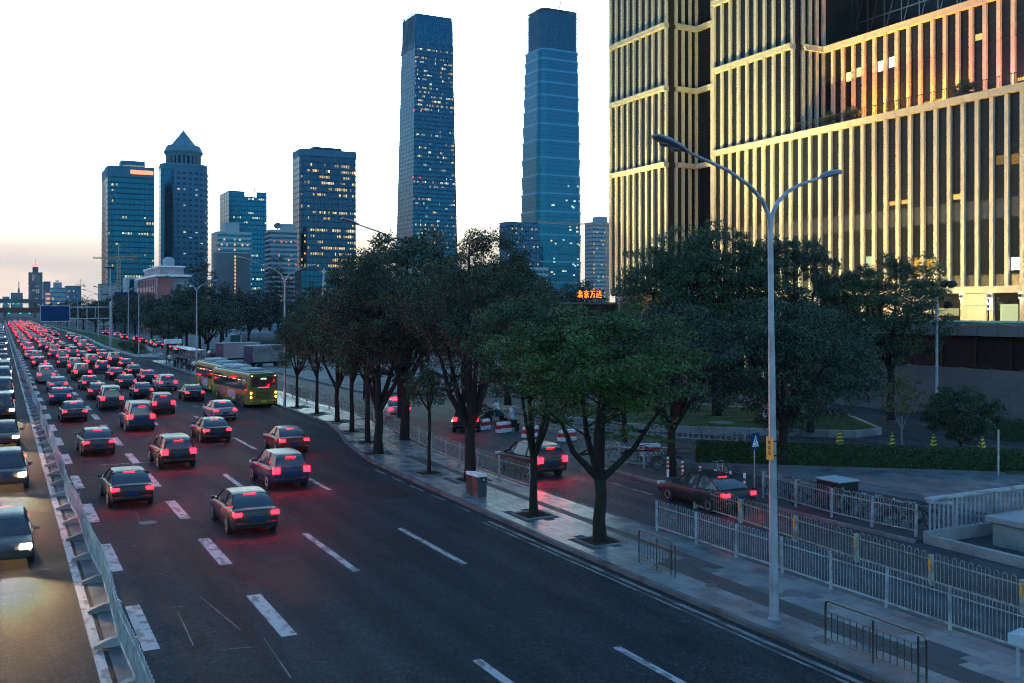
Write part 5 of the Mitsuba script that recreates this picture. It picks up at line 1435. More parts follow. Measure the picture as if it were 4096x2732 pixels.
ORD = 'zeroth first second third fourth fifth sixth seventh eighth ninth tenth eleventh twelfth thirteenth fourteenth fifteenth sixteenth seventeenth eighteenth nineteenth'.split()
for li, x in enumerate(lanes):
    y = (97, 90, 100, 95)[li]; no = (3, 3, 3, 2)[li]
    while y < 700:
        kind = ('sedan', 'suv', 'sedan', 'van', 'sedan')[int(rng.integers(5))]
        lev = 2 if y < 120 else 1 if y < 240 else 0
        no += 1; c = cols[int(rng.integers(len(cols)))]
        lab = 'one of the far cars with red tail lights queueing away along the main road' if no > 19 else f'{ORD[no]}-nearest car in the {("median", "second", "third", "kerb")[li]} lane, a {c} {WORD[kind]} with red lights'
        car(kind, c, x + rng.uniform(-.5, .5) + (.02 * (y - 200) if li == 3 and 200 < y < 330 else 0), y, rng.uniform(-2.5, 2.5), lab, gm, level=lev, power=1.0 if y < 240 else 1.6)
        y += rng.uniform(10.5, 17) if y < 330 else rng.uniform(13, 26)
gs = 'cars with red tail lights on the side road beyond the planted island'
for i, y in enumerate((196, 209, 224, 236, 251, 268, 290, 315, 345)):
    car(('sedan', 'suv')[i % 2], cols[i], 30.6 + (.4 if i % 2 else -.3), y, 0, f'{ORD[i + 1]}-nearest car with red tail lights on the side road behind the planted island', gs, level=1, z=.0)

# oncoming traffic beyond the median fence: headlights towards the photographer
HEADL = (200.0, 140.0, 70.0)
go = 'oncoming cars with bright headlights beyond the median fence'
on = [('sedan', 'dark grey', .10, 38, 'nearest oncoming dark saloon car with bright headlights at the left picture edge'), ('suv', 'dark grey', .25, 53, 'second oncoming car with bright headlights at the left picture edge'), ('sedan', 'black', .2, 69, 'third oncoming car with bright headlights at the left picture edge')]
for kind, c, x, y, l in on:
    car(kind, c, x, y, 180, l, front=HEADL)
yo = 86; no = 3
while yo < 520:
    no += 1
    car(('sedan', 'suv', 'van')[int(rng.integers(3))], cols[int(rng.integers(len(cols)))], .3 + rng.uniform(-.2, .3), yo, 180, f'{ORD[no]}-nearest oncoming car with bright headlights beyond the median fence' if no < 14 else 'far oncoming car with bright headlights beyond the median fence', go, level=1 if yo < 250 else 0, front=[c * (1.0 if yo < 200 else 1.6) for c in HEADL])
    yo += rng.uniform(13, 22)
for i, y in enumerate((38, 53, 69, 86)):
    spot(f'oncoming_beam_{i:03d}', (.25, y - 2.6, .72), (.75, y - 14.0, -.3), (650, 400, 175), 38, 7)

# side road in front of the trees
k = car('sedan', 'white', 27.2, 72.6, -4, 'white patrol car with red roof lamp and tail lights, behind the street trees', power=1.3)
put(k + '__roof_lamp', shape(MB().cbox((0, -.2, 1.50), (.9, .24, .12), .04), 'm_emit'), place(27.2, 72.6, 0, -4), rad=(300, .1, .3), sw=1)
k = car('suv', 'black', 29.2, 62.4, -32, 'dark hatchback with a glowing amber turn light, turning off the side road', power=.25)
put(k + '__turn_light', shape(MB().cbox((-.80, -2.20, .86), (.22, .14, .14), .03), 'm_emit'), place(29.2, 62.4, 0, -32), rad=(60, 24, 2.5), sw=1)
car('sedan', 'black', 31.4, 66.0, -40, 'black saloon car waiting beyond the turning hatchback', power=.4)
car('sedan', 'dark grey', 26.9, 33.6, 0, 'dark grey saloon car with red tail lights between the divider fence and the bollards', power=1.1)
car('suv', 'dark grey', 24.3, 44.5, 2, 'dark grey hatchback with red tail lights beyond the forked street tree', power=1.1)
car('sedan', 'white', 44.2, 181, 65, 'white saloon car parked side-on beyond the two trailers', level=1, power=.5)
car('sedan', 'silver', 36.8, 176, -80, 'silver car facing left behind the two buses', lights_on=False, level=1, front=(30, 26, 18))
car('suv', 'dark grey', 33.4, 171, -80, 'dark car facing left, next to the silver car behind the buses', lights_on=False, level=1, front=(30, 26, 18))
car('van', 'white', 55.2, 206, -80, 'white van parked by the blue hoarding beyond the tanker lorry', lights_on=False, level=1, name='van', cat='van')


def bus(x, y, deg, label, variant):
    k = thing('bus', label, 'bus')
    M = place(x, y, 0, deg)
    L, W, H = 11.2, 2.5, 3.05
    def S(n, mesh, m, sm=False, **q):
        return put(numbered(k + '__' + n), shape(mesh, m, sm), M, **q)
    r = []
    for yy, s, zt in ((-L / 2, .94, H - .22), (-L / 2 + .12, 1.0, H - .06), (-L / 2 + .6, 1.0, H), (L / 2 - .6, 1.0, H), (L / 2 - .12, 1.0, H - .1), (L / 2, .93, H - .35)):
        a = W / 2 * s
        r.append([(-a, yy, .34), (-a, yy, zt - .30), (-a * .94, yy, zt - .10), (-a * .80, yy, zt), (a * .80, yy, zt), (a * .94, yy, zt - .10), (a, yy, zt - .30), (a, yy, .34)][::-1])
    S('body', MB().loft(r), 'm_bus_green', 30)
    S('roof_panel', MB().cbox((0, -.2, H + .02), (2.1, L - 1.4, .06), .02), 'm_white_flat')
    S('roof_unit', MB().cbox((0, 1.6, H + .18), (1.7, 3.4, .30), .10), 'm_white_flat')
    S('roof_unit', MB().cbox((0, -2.6, H + .14), (1.6, 2.2, .22), .08), 'm_white_flat')
    for sd in (-1, 1):
        for i in range(7):
            yy = -L / 2 + 1.25 + i * 1.42
            S('window', MB().box((sd * (W / 2 + .008), yy, 2.05), (.03, 1.36, 1.05)), 'm_glass_dark')
            if sd < 0 or i % 2:
                S('interior_light', MB().box((sd * (W / 2 + .03), yy, 2.36 if variant else 2.30), (.014, 1.1 * rng.uniform(.4, 1), .045)), 'm_emit', rad=(3.2, 2.0, .7) if i % 3 else (2.0, .35, .15), sw=.1)
        S('side_panel', MB().box((sd * (W / 2 + .006), -.6 if variant else 1.0, .98), (.02, 2.2, .70)), 'm_ad_blue')
        S('side_panel', MB().prism([(sd * (W / 2 + .004) - .008, 1.3), (sd * (W / 2 + .004) + .008, 1.3), (sd * (W / 2 + .004) + .008, 3.2), (sd * (W / 2 + .004) - .008, 3.2)], .7, 1.45), 'm_ad_pink')
        for yy in (-3.9, -1.2, 1.2, 3.9):
            S('marker_lamp', MB().box((sd * (W / 2 + .012), yy, .62), (.02, .12, .06)), 'm_emit', rad=(4, 1.6, .2), sw=.1)
        for yy in (-3.6, -2.45, 3.3):
            S('wheel', MB().loft([[(sd * (W / 2 - .12) + dx, yy + rr * math.cos(a), .48 + rr * math.sin(a)) for a in np.arange(18) * PI / 9] for dx, rr in ((-.14, .44), (-.12, .48), (.12, .48), (.145, .44))]), 'm_rubber', 35)
            S('wheel_arch', MB().loft([[(sd * (W / 2 - .05) + dx, yy + rr * math.cos(a), .50 + rr * math.sin(a)) for a in np.arange(18) * PI / 9] for dx, rr in ((-.05, .60), (.053, .60))]), 'm_black')
        S('mirror', MB().cbox((sd * (W / 2 + .24), L / 2 + .05, 2.1), (.16, .12, .5), .04).bar((sd * W / 2 * .9, L / 2 - .1, 2.6), (sd * (W / 2 + .22), L / 2 + .05, 2.3), .05), 'm_black')
    yb = -L / 2
    S('rear_window', MB().cbox((0, yb - .0, 2.28), (2.0, .06, .82), .02), 'm_glass_dark')
    S('rear_grille', MB().box((0, yb - .02, 1.15), (1.5, .03, .5)), 'm_bus_yellowgreen')
    b = MB()
    for i in range(5):
        b.box((0, yb - .045, .95 + i * .1), (1.4, .03, .03))
    S('grille_slats', b, 'm_black', kind='stuff')
    S('rear_bumper', MB().cbox((0, yb - .05, .52), (2.36, .22, .34), .05), 'm_bus_yellowgreen')
    S('number_plate', MB().box((0, yb - .17, .62), (.44, .02, .14)), 'm_yellow_flat')
    S('windscreen', MB().cbox((0, L / 2 - .01, 1.95), (2.2, .08, 1.4), .03), 'm_glass_dark')
    for n, sx in enumerate((-1, 1)):
        S('tail_light', MB().cbox((sx * 1.08, yb - .03, 1.34), (.16, .10, .18), .03), 'm_emit', rad=(34, 6.5, .3), sw=.3)
        S('tail_light', MB().cbox((sx * 1.08, yb - .03, .98), (.16, .10, .18), .03), 'm_emit', rad=(34, 6.5, .3), sw=.3)
        S('top_light', MB().box((sx * 1.0, yb - .01, H - .28), (.14, .06, .07)), 'm_emit', rad=(8, 2.2, .4), sw=.02)
        S('headlight', MB().cbox((sx * .9, L / 2 + .0, .85), (.36, .12, .2), .04), 'm_lens_clear')
    S('brake_light', MB().box((0, yb - .04, 1.80), (.9, .02, .03)), 'm_emit', rad=(8, .3, .8), sw=.3)
    S('route_board', MB().box((.0, yb - .035, 2.52), (.5, .015, .16)), 'm_emit', rad=(.6, .75, .6), sw=.1)
    return k


mat('m_bus_green', proc(lambda p, n, uv: mix((0.05, 0.115, 0.008), (0.035, 0.085, 0.012), smoothstep(0.45, 0.55, fbm(p.y * 0.35, p.z * 0.5))) * (0.85 + 0.3 * noise(p.y * 6, p.z * 9))), 0.35, 0.5, 0.0, 0.8)
mat('m_bus_yellowgreen', dirty((0.085, 0.12, 0.006), 0.3, 2, 0.08, 20), 0.4, 0.5, 0.0, 0.5)
mat('m_ad_blue', dirty((0.16, 0.28, 0.36), 0.3, 2, 0.1, 8), 0.4, 0.5)
mat('m_ad_pink', dirty((0.26, 0.06, 0.09), 0.3, 2, 0.1, 8), 0.4, 0.5)
bus(19.4, 89.4, 5.0, 'green bus with glowing amber rear lamps, pulling out of the bus bay', 1)
bus(19.9, 102.6, 2.0, 'green bus standing at the stop just ahead of the other bus', 0)

for x, y, deg, l, mm in ((33.0, 155.5, -72, 'box lorry trailer with a pinkish side behind the front bus', 'm_pink_wall'), (34.6, 143.0, -72, 'box lorry trailer with a pale mauve side, right of the pinkish one', 'm_concrete')):
    k = thing('lorry_trailer', l, 'lorry')
    M = place(x, y, 0, deg)
    put(k + '__box_body', shape(MB().cbox((0, 0, 2.0), (2.4, 6.4, 2.3), .05), mm), M)
    put(k + '__roof', shape(MB().cbox((0, 0, 3.2), (2.46, 6.5, .12), .03), 'm_white_flat'), M)
    put(k + '__rear_door', shape(MB().box((0, -3.24, 2.0), (2.3, .06, 2.2)), 'm_car_navy_blue'), M)
    put(k + '__chassis', shape(MB().box((0, 0, .75), (1.0, 6.2, .3)), 'm_black'), M)
    for n, (sx, yy) in enumerate(((-1, -2), (1, -2), (-1, 2), (1, 2))):
        put(numbered(k + '__wheel'), shape(MB().loft([[(sx * 1.0 + dx, yy + .45 * math.cos(a), .45 + .45 * math.sin(a)) for a in np.arange(14) * PI / 7] for dx in (-.14, .14)]), 'm_rubber', 35), M)
k = thing('tanker_lorry', 'pale tanker lorry crossing behind the buses, beyond the lorry trailers', 'lorry')
M = place(50, 213, 0, 82)
put(k + '__tank', shape(MB().loft([[(1.25 * s * math.cos(a), yy, 2.35 + 1.25 * s * math.sin(a)) for a in np.arange(18) * -PI / 9] for yy, s in ((-5, .55), (-4.7, .93), (-4.2, 1), (3.2, 1), (3.7, .93), (4.0, .55))]), 'm_white_flat', 40), M)
put(k + '__cab', shape(MB().cbox((0, 5.4, 1.7), (2.4, 2.1, 2.5), .18), 'm_teal'), M)
put(k + '__windscreen', shape(MB().cbox((0, 6.42, 2.2), (2.1, .1, 1.0), .03), 'm_glass_dark'), M)
put(k + '__chassis', shape(MB().box((0, .4, .85), (1.2, 11.4, .4)), 'm_black'), M)
for n, (sx, yy) in enumerate(((-1, -3.8), (1, -3.8), (-1, -2.6), (1, -2.6), (-1, 5.2), (1, 5.2))):
    put(numbered(k + '__wheel'), shape(MB().loft([[(sx * 1.05 + dx, yy + .5 * math.cos(a), .5 + .5 * math.sin(a)) for a in np.arange(14) * PI / 7] for dx in (-.15, .15)]), 'm_rubber', 35), M)
for n, sx in enumerate((-1, 1)):
    put(numbered(k + '__headlight'), shape(MB().cbox((sx * .9, 6.48, .95), (.3, .1, .2), .03), 'm_emit'), M, rad=(12, 6, 1.5), sw=.2)
k = thing('hoarding', 'blue site hoarding beside the tanker lorry', 'hoarding')
for i in range(9):
    put(numbered(k + '__panel'), shape(MB().box((56 + i * 2.5, 222 + .3 * i, 2.6), (2.42, .12, 5.0)), 'm_teal' if i % 3 else 'm_ad_blue'))
put(k + '__frame', shape(MB().bar((54.8, 222.2, .2), (78, 225, .2), .2).bar((54.8, 222.2, 5.1), (78, 225, 5.1), .12), 'm_lamp_grey'))

# ---------------------------------------------------------------- people
def ball(p, r, n=10):
    return m3.Manifold.sphere(r, n).translate(list(map(float, p)))


def limb(a, ra, b, rb):
    return m3.Manifold.batch_hull([ball(a, ra), ball(b, rb)])


def person(x, y, z, deg, pose, top, legs, label, group=None, bag=None, s=1.0, hat=None, female=False):
    k = thing('person', label, 'person', group)
    V = lambda *q: np.array(q, float)
    hip = {-1: V(-.09, 0, .93), 1: V(.09, 0, .93)}
    knee = {-1: V(-.10, .03, .50), 1: V(.10, .01, .50)}; ank = {-1: V(-.10, -.01, .09), 1: V(.11, -.01, .09)}
    el = {-1: V(-.25, -.02, 1.13), 1: V(.25, -.02, 1.13)}; wr = {-1: V(-.25, .10, .90), 1: V(.25, .08, .89)}
    dz = 0.0
    pelvis, chest, neck, headp = V(0, 0, .98), V(0, -.01, 1.30), V(0, 0, 1.47), V(0, .02, 1.62)
    if pose == 'walk':
        knee = {-1: V(-.09, .16, .53), 1: V(.09, -.04, .50)}; ank = {-1: V(-.09, .24, .12), 1: V(.09, -.26, .13)}
        el = {-1: V(-.25, -.16, 1.16), 1: V(.25, .10, 1.15)}; wr = {-1: V(-.25, -.18, .92), 1: V(.24, .26, 1.0)}
    if pose == 'phone':
        el[1] = V(.24, .06, 1.15); wr[1] = V(.14, .26, 1.28)
    if pose in ('sit', 'scooter'):
        dz = -.43 if pose == 'sit' else -.13
        knee = {-1: V(-.13, .42, .95), 1: V(.13, .42, .93)}; ank = {-1: V(-.12, .46, .52), 1: V(.13, .44, .52)}
        if pose == 'scooter':
            knee = {-1: V(-.14, .34, .80), 1: V(.14, .34, .80)}; ank = {-1: V(-.13, .30, .42), 1: V(.13, .30, .42)}
        lean = .12 if pose == 'scooter' else .22
        chest, neck, headp = V(0, lean, 1.28), V(0, lean * 1.4, 1.43), V(0, lean * 1.7, 1.57)
        el = {-1: V(-.25, lean + .14, 1.08), 1: V(.25, lean + .14, 1.08)}
        wr = {-1: V(-.22, lean + .42, 1.05), 1: V(.22, lean + .42, 1.05)} if pose == 'scooter' else {-1: V(-.10, lean + .30, .98), 1: V(.10, lean + .30, .98)}
    sh = {q: chest + V(q * .175, 0, .12) for q in (-1, 1)}
    body = [limb(pelvis + V(0, 0, -.04), .12, chest, .125), limb(chest, .12, neck, .055), limb(neck, .05, headp, .06)]
    headm = m3.Manifold.batch_hull([ball(headp + V(0, 0, .035), .093), ball(headp + V(0, .02, -.07), .058), ball(headp + V(0, .055, -.02), .052)])
    nose = limb(headp + V(0, .10, .015), .012, headp + V(0, .112, -.015), .016)
    body += [headm, nose]
    for q in (-1, 1):
        body += [ball(headp + V(q * .094, .0, .0), .022, 6), limb(sh[q], .058, el[q], .043), limb(el[q], .042, wr[q], .028)]
        d = wr[q] - el[q]; d /= np.linalg.norm(d); sd = np.cross(d, V(q, 0, 0)); sd = sd / (np.linalg.norm(sd) + 1e-9)
        palm = wr[q] + d * .055
        body.append(m3.Manifold.batch_hull([ball(wr[q], .024, 6), ball(palm + sd * .028, .017, 6), ball(palm - sd * .028, .017, 6)]))
        for f, ln in zip((-.030, -.010, .010, .030), (.060, .075, .080, .066)):
            b0 = palm + sd * f
            b1 = b0 + d * ln * .55; b2 = b1 + (d * .75 + V(-q * .5, .2, 0)) * ln * .45
            body += [limb(b0, .0095, b1, .0088), limb(b1, .0088, b2, .0075)]
        t0 = wr[q] + d * .025 + sd * .026
        body.append(limb(t0, .012, t0 + d * .035 + sd * .032, .009))
        body += [limb(hip[q], .085, knee[q], .058), limb(knee[q], .056, ank[q], .036)]
    B = m3.Manifold.batch_boolean(body, m3.OpType.Add)
    M = T().translate([x, y, z + dz * s]).rotate([0, 0, 1], deg).scale(s)
    put(k + '__body', shape(man(B), 'm_skin', 55), M)
    tp = [limb(pelvis + V(0, 0, .0), .142, chest, .150)]
    for q in (-1, 1):
        tp += [m3.Manifold.batch_hull([ball(chest, .14), ball(sh[q], .078), ball(chest + V(0, 0, .10), .10)]), limb(sh[q], .078, sh[q] + (el[q] - sh[q]) * .75, .062)]
    put(k + '__shirt', shape(man(m3.Manifold.batch_boolean(tp, m3.OpType.Add)), 'm_cloth_' + top, 55), M)
    short = legs.endswith('*'); lg = legs.rstrip('*')
    tr = [limb(pelvis + V(0, 0, -.02), .135, pelvis + V(0, 0, -.10), .13)]
    for q in (-1, 1):
        tr.append(limb(hip[q], .102, knee[q], .078))
        if not short:
            tr.append(limb(knee[q], .074, ank[q] + V(0, 0, .02), .056))
    put(k + '__trousers', shape(man(m3.Manifold.batch_boolean(tr, m3.OpType.Add)), 'm_cloth_' + lg, 55), M)
    for q in (-1, 1):
        a = ank[q]
        put(numbered(k + '__shoe'), shape(man(m3.Manifold.batch_hull([ball(a + V(0, -.04, -.045), .045), ball(a + V(0, .13, -.055), .038), ball(a + V(0, 0, .0), .05)])), 'm_cloth_' + ('white' if top == 'white' else 'black'), 55), M)
    hb = [m3.Manifold.batch_hull([ball(headp + V(0, -.02, .055), .098), ball(headp + V(0, -.045, .0), .085)])]
    if female:
        hb.append(limb(headp + V(0, -.06, .02), .075, neck + V(0, -.07, -.06), .05))
    if hat:
        put(k + '__helmet', shape(man(m3.Manifold.batch_hull([ball(headp + V(0, -.01, .06), .125, 14), ball(headp + V(0, -.04, .0), .12, 14)])), hat, 55), M)
    else:
        put(k + '__hair', shape(man(m3.Manifold.batch_boolean(hb, m3.OpType.Add)), 'm_hair', 55), M)
    b = MB()
    for q in (-1, 1):
        e = headp + V(q * .034, .094, .028)
        b.cbox(e, (.022, .02, .010), .003)
    b.cbox(headp + V(0, .090, -.056), (.045, .02, .008), .002)
    put(k + '__face_features', shape(b, 'm_hair'), M)
    if bag:
        side = -.33 if bag != 'backpack' else 0
        if bag == 'backpack':
            put(k + '__backpack', shape(MB().cbox((0, -.24, 1.24), (.30, .17, .42), .06), 'm_cloth_black'), M)
        else:
            put(k + '__bag', shape(MB().cbox((side, .10, .60), (.13, .30, .34), .03).bar((side, .10, .76), (side + .06, .10, .90), .02), 'm_cloth_' + bag), M)
    return k


crowd = [(22.35, 153.0, 'stand', 'white', 'jeans', 'person in white with dark trousers at the left end of the bus stop crowd', None),
         (22.7, 150.6, 'phone', 'black', 'black', 'person in black at the bus stop, second from the left', None),
         (22.5, 148.6, 'stand', 'grey', 'black', 'person in grey at the bus stop, just left of the yellow bag', None),
         (22.6, 146.6, 'stand', 'black', 'black', 'person in black carrying a bright yellow bag at the bus stop', 'yellow'),
         (22.9, 144.6, 'phone', 'khaki', 'jeans', 'person in brown top at the bus stop, right of the yellow bag', None),
         (22.5, 143.0, 'stand', 'black', 'jeans', 'person in black top and blue jeans in the middle of the bus stop crowd', 'black'),
         (23.2, 141.6, 'stand', 'pale', 'black', 'person in pale blue in the middle of the bus stop crowd', None),
         (22.6, 140.0, 'phone', 'black', 'black', 'person in black looking at a phone at the right half of the bus stop crowd', None),
         (23.4, 139.2, 'stand', 'grey', 'jeans', 'person in grey standing behind the right half of the bus stop crowd', None),
         (22.7, 137.6, 'stand', 'blue', 'black', 'person in dark blue near the right end of the bus stop crowd', 'black'),
         (22.55, 133.4, 'stand', 'white', 'black*', 'person in white shirt and black shorts standing apart at the bus stop kerb', None),
         (23.6, 135.6, 'stand', 'black', 'black', 'person in black under the right end of the bus stop shelter', None),
         (23.9, 146.0, 'stand', 'red', 'black', 'person in red under the left half of the bus stop shelter', None)]
for i, (x, y, po, a, b_, l, bg) in enumerate(crowd):
    person(x, y, .125, (170, 205, 150, 185, 220, 160, 200, 175, 190, 140, 185, 210, 165)[i], po, a, b_, l, bag=bg, s=(1.0, .97, 1.02, .95, 1.0)[i % 5], female=i % 3 == 1)
person(45.5, 50.4, .02, 20, 'stand', 'white', 'jeans*', 'person in white top and blue shorts standing by the lawn kerb with a small backpack', bag='backpack', female=True)
person(38.25, 57.85, .54, 195, 'sit', 'pale', 'black', 'person in pale top sitting bent forward on the lawn kerb')
person(37.9, 66.6, .50, 250, 'sit', 'white', 'jeans', 'person in white sitting on the far lawn kerb with legs towards the road')


def scooter(x, y, deg, label, m):
    k = thing('scooter', label, 'scooter')
    M = place(x, y, .01, deg)
    for yy in (-.62, .62):
        put(numbered(k + '__wheel'), shape(MB().loft([[(dx, yy + rr * math.cos(a), .23 + rr * math.sin(a)) for a in np.arange(16) * PI / 8] for dx, rr in ((-.05, .19), (-.04, .23), (.04, .23), (.05, .19))]), 'm_rubber', 35), M)
    put(k + '__body', shape(MB().loft([[(-.05, -.85, .45), (.05, -.85, .45), (.06, -.85, .60), (-.06, -.85, .60)], [(-.16, -.4, .30), (.16, -.4, .30), (.15, -.4, .72), (-.15, -.4, .72)], [(-.16, -.05, .28), (.16, -.05, .28), (.14, -.05, .70), (-.14, -.05, .70)]]).cbox((0, .18, .30), (.30, .60, .08), .02).loft([[(-.17, .40, .30), (.17, .40, .30), (.17, .46, .30), (-.17, .46, .30)], [(-.15, .50, .95), (.15, .50, .95), (.15, .56, .95), (-.15, .56, .95)]]), m, 35), M)
    put(k + '__saddle', shape(MB().cbox((0, -.30, .76), (.26, .66, .10), .04), 'm_black'), M)
    put(k + '__handlebar', shape(MB().tube([(0, .62, .30), (0, .50, 1.02)], .03, 8).tube([(-.32, .40, 1.05), (0, .50, 1.0), (.32, .40, 1.05)], .018, 8), 'm_black', True), M)
    put(k + '__tail_light', shape(MB().cbox((0, -.88, .56), (.10, .05, .06), .01), 'm_lens_red'), M)


for x, y, dg, a, l1, l2, m in ((33.4, 66.6, 20, 'white', 'green scooter ridden beyond the forked street trees, the farther of two', 'rider in white with green helmet on the farther scooter', 'm_teal'), (31.4, 60.3, 15, 'pale', 'dark scooter ridden past the red and white barriers, the nearer of two', 'rider in pale blue with white helmet on the nearer scooter', 'm_car_black')):
    scooter(x, y, dg, l1, m)
    person(x + .05 * math.sin(math.radians(dg)), y - .28, .02, dg, 'scooter', a, 'jeans', l2, hat='m_teal' if a == 'white' else 'm_white')


# ---------------------------------------------------------------- bicycles
def bicycle_shapes():
    P = {}
    for n, yy in enumerate((-.52, .53)):
        pts = [(0, yy + .33 * math.cos(a), .34 + .33 * math.sin(a)) for a in np.arange(25) * PI / 12]
        b = MB().tube(pts, .022, 6, False)
        P['wheel' if n == 0 else 'wheel_001'] = ('m_rubber', b)
        s = MB().tube([(-.05, yy, .34), (.05, yy, .34)], .03, 8)
        for i in range(14):
            a = PI * 2 * i / 14
            s.bar((.02 * (-1) ** i, yy, .34), (0, yy + .32 * math.cos(a), .34 + .32 * math.sin(a)), .004)
        P[('wheel' if n == 0 else 'wheel_001') + '__spokes'] = ('m_chrome', s)
    b = MB()
    for p, q in (((0, -.05, .30), (0, -.22, .86)), ((0, -.05, .30), (0, .36, .74)), ((0, -.18, .74), (0, .34, .82)), ((0, .32, .92), (0, .42, .62)), ((.05, .42, .62), (.05, .53, .34)), ((-.05, .42, .62), (-.05, .53, .34)), ((.05, -.05, .30), (.05, -.52, .34)), ((-.05, -.05, .30), (-.05, -.52, .34)), ((.05, -.20, .74), (.05, -.52, .34)), ((-.05, -.20, .74), (-.05, -.52, .34))):
        b.tube([p, q], .017, 6)
    P['frame'] = (None, b)
    P['handlebar'] = ('m_chrome', MB().tube([(-.28, .22, 1.02), (-.22, .34, 1.03), (0, .33, 1.0), (.22, .34, 1.03), (.28, .22, 1.02)], .013, 6).tube([(0, .32, .9), (0, .33, 1.01)], .014, 6))
    P['saddle'] = ('m_black', MB().loft([[(-.10, -.36, .90), (.10, -.36, .90), (.09, -.36, .96), (-.09, -.36, .96)], [(-.07, -.22, .90), (.07, -.22, .90), (.06, -.22, .96), (-.06, -.22, .96)], [(-.02, -.06, .91), (.02, -.06, .91), (.02, -.06, .95), (-.02, -.06, .95)]]))
    P['pedals'] = ('m_black', MB().lathe([(.001, -.01), (.09, -.01), (.09, .01), (.001, .01)], (0, 0, 0), 12))
    v = P['pedals'][1].v[-1]; P['pedals'][1].v[-1] = np.column_stack([v[:, 2] + .05, v[:, 0] - .05, v[:, 1] + .30])
    P['pedals'][1].bar((.07, -.05, .30), (.07, .05, .16), .02).bar((-.07, -.05, .30), (-.07, -.15, .44), .02).box((.12, .05, .16), (.10, .08, .02)).box((-.12, -.15, .44), (.10, .08, .02))
    bk = MB()
    for z in (.74, .84, .94):
        for p, q in (((-.17, .50), (.17, .50)), ((-.17, .76), (.17, .76)), ((-.17, .50), (-.17, .76)), ((.17, .50), (.17, .76))):
            bk.bar((*p, z), (*q, z), .010)
    for i in range(7):
        bk.bar((-.17 + i * .057, .50, .74), (-.17 + i * .057, .50, .94), .006).bar((-.17 + i * .057, .76, .74), (-.17 + i * .057, .76, .94), .006).bar((-.17 + i * .057, .50, .74), (-.17 + i * .057, .76, .74), .006)
    P['basket'] = ('m_black', bk)
    P['rear_rack'] = ('m_black', MB().bar((-.05, -.30, .72), (-.05, -.72, .72), .014).bar((.05, -.30, .72), (.05, -.72, .72), .014).bar((0, -.72, .72), (.05, -.54, .36), .012))
    return {k: (m, shape(g, m or 'm_black', m != 'm_black')) for k, (m, g) in P.items()}


BIKE = bicycle_shapes()
for x, y, dg, lean, m, bk, l in ((30.2, 44.6, 70, 6, 'm_car_black', 0, 'bicycle half hidden behind the forked tree at the corner fence'), (30.5, 43.4, 80, -5, 'm_car_dark_red', 1, 'bicycle with basket behind the corner fence, nearest its end post'), (30.9, 42.6, 95, 5, 'm_car_silver', 0, 'silver bicycle behind the corner fence'),
                                 (30.6, 41.2, 62, -8, 'm_car_black', 1, 'black bicycle with front basket standing free beside the bollard tree'), (31.0, 37.3, 115, 9, 'm_car_white', 0, 'bicycle with pale frame parked alone behind the red and white bollards'),
                                 (30.5, 32.6, 70, 6, 'm_car_black', 0, 'dark bicycle behind the lamp post at the far end of the bicycle fence'), (30.5, 31.2, 75, -6, 'm_car_black', 0, 'dark bicycle just right of the lamp post behind the bicycle fence'), (30.6, 28.9, 68, -7, 'm_ad_blue', 0, 'pale blue bicycle behind the bicycle fence'),
                                 (30.6, 28.0, 80, 6, 'm_car_silver', 1, 'silver bicycle with basket behind the bicycle fence'), (30.7, 27.2, 60, 7, 'm_car_dark_red', 1, 'dark red bicycle behind the bicycle fence'), (30.7, 26.4, 72, -6, 'm_car_black', 0, 'black bicycle behind the bicycle fence near its right end'), (30.8, 25.7, 66, 6, 'm_car_dark_grey', 0, 'grey bicycle behind the bicycle fence, last before the underpass')):
    k = thing('bicycle', l, 'bicycle')
    M = T().translate([x, y, .12]).rotate([0, 0, 1], dg).rotate([0, 1, 0], lean)
    for p, (mm, sh_) in BIKE.items():
        if p == 'basket' and not bk:
            continue
        put(k + '__' + p, sh_, M, m=m if mm is None else None)
k = thing('cargo_tricycle', 'dark covered cargo tricycle behind the bicycle fence beside the lamp post', 'tricycle')
put(k + '__box', shape(MB().cbox((30.9, 29.9, .85), (1.1, 1.3, .95), .04), 'm_cloth_black'))
put(k + '__lid', shape(MB().cbox((30.9, 29.9, 1.36), (1.16, 1.36, .08), .03), 'm_white_flat'))
for x, y in ((30.35, 29.9), (31.45, 29.9), (30.9, 31.05)):
    put(numbered(k + '__wheel'), shape(MB().loft([[(x + dx, y + rr * math.cos(a), .38 + rr * math.sin(a)) for a in np.arange(16) * PI / 8] for dx, rr in ((-.03, .22), (-.03, .26), (.03, .26), (.03, .22))]), 'm_rubber'))

# ---------------------------------------------------------------- small street furniture
k = thing('litter_bin', 'double metal litter bin with pale sloping lids at the foot of a street tree', 'litter bin')
M = place(18.75, 39.3, .12, 4)
put(k + '__cabinet', shape(MB().cbox((0, 0, .50), (.46, 1.05, .90), .015), 'm_bin'), M) if mat('m_bin', dirty((0.05, 0.058, 0.07), 0.3, 4, 0.1, 40), 0.35, 0.5, 0.5) else None
put(k + '__base', shape(MB().box((0, 0, .03), (.42, 1.0, .06)), 'm_kerb'), M)
for n, yy in enumerate((-.27, .27)):
    put(numbered(k + '__lid'), shape(MB().loft([[(-.25, yy - .25, .95), (.25, yy - .25, .95), (.25, yy - .25, 1.04), (-.25, yy - .25, 1.10)], [(-.25, yy + .25, .95), (.25, yy + .25, .95), (.25, yy + .25, 1.04), (-.25, yy + .25, 1.10)]][::-1]), 'm_white'), M)
    put(numbered(k + '__door'), shape(MB().cbox((-.235, yy, .44), (.02, .48, .72), .006), 'm_bin'), M)
    put(numbered(k + '__opening'), shape(MB().box((-.240, yy, .87), (.02, .26, .10)), 'm_black'), M)
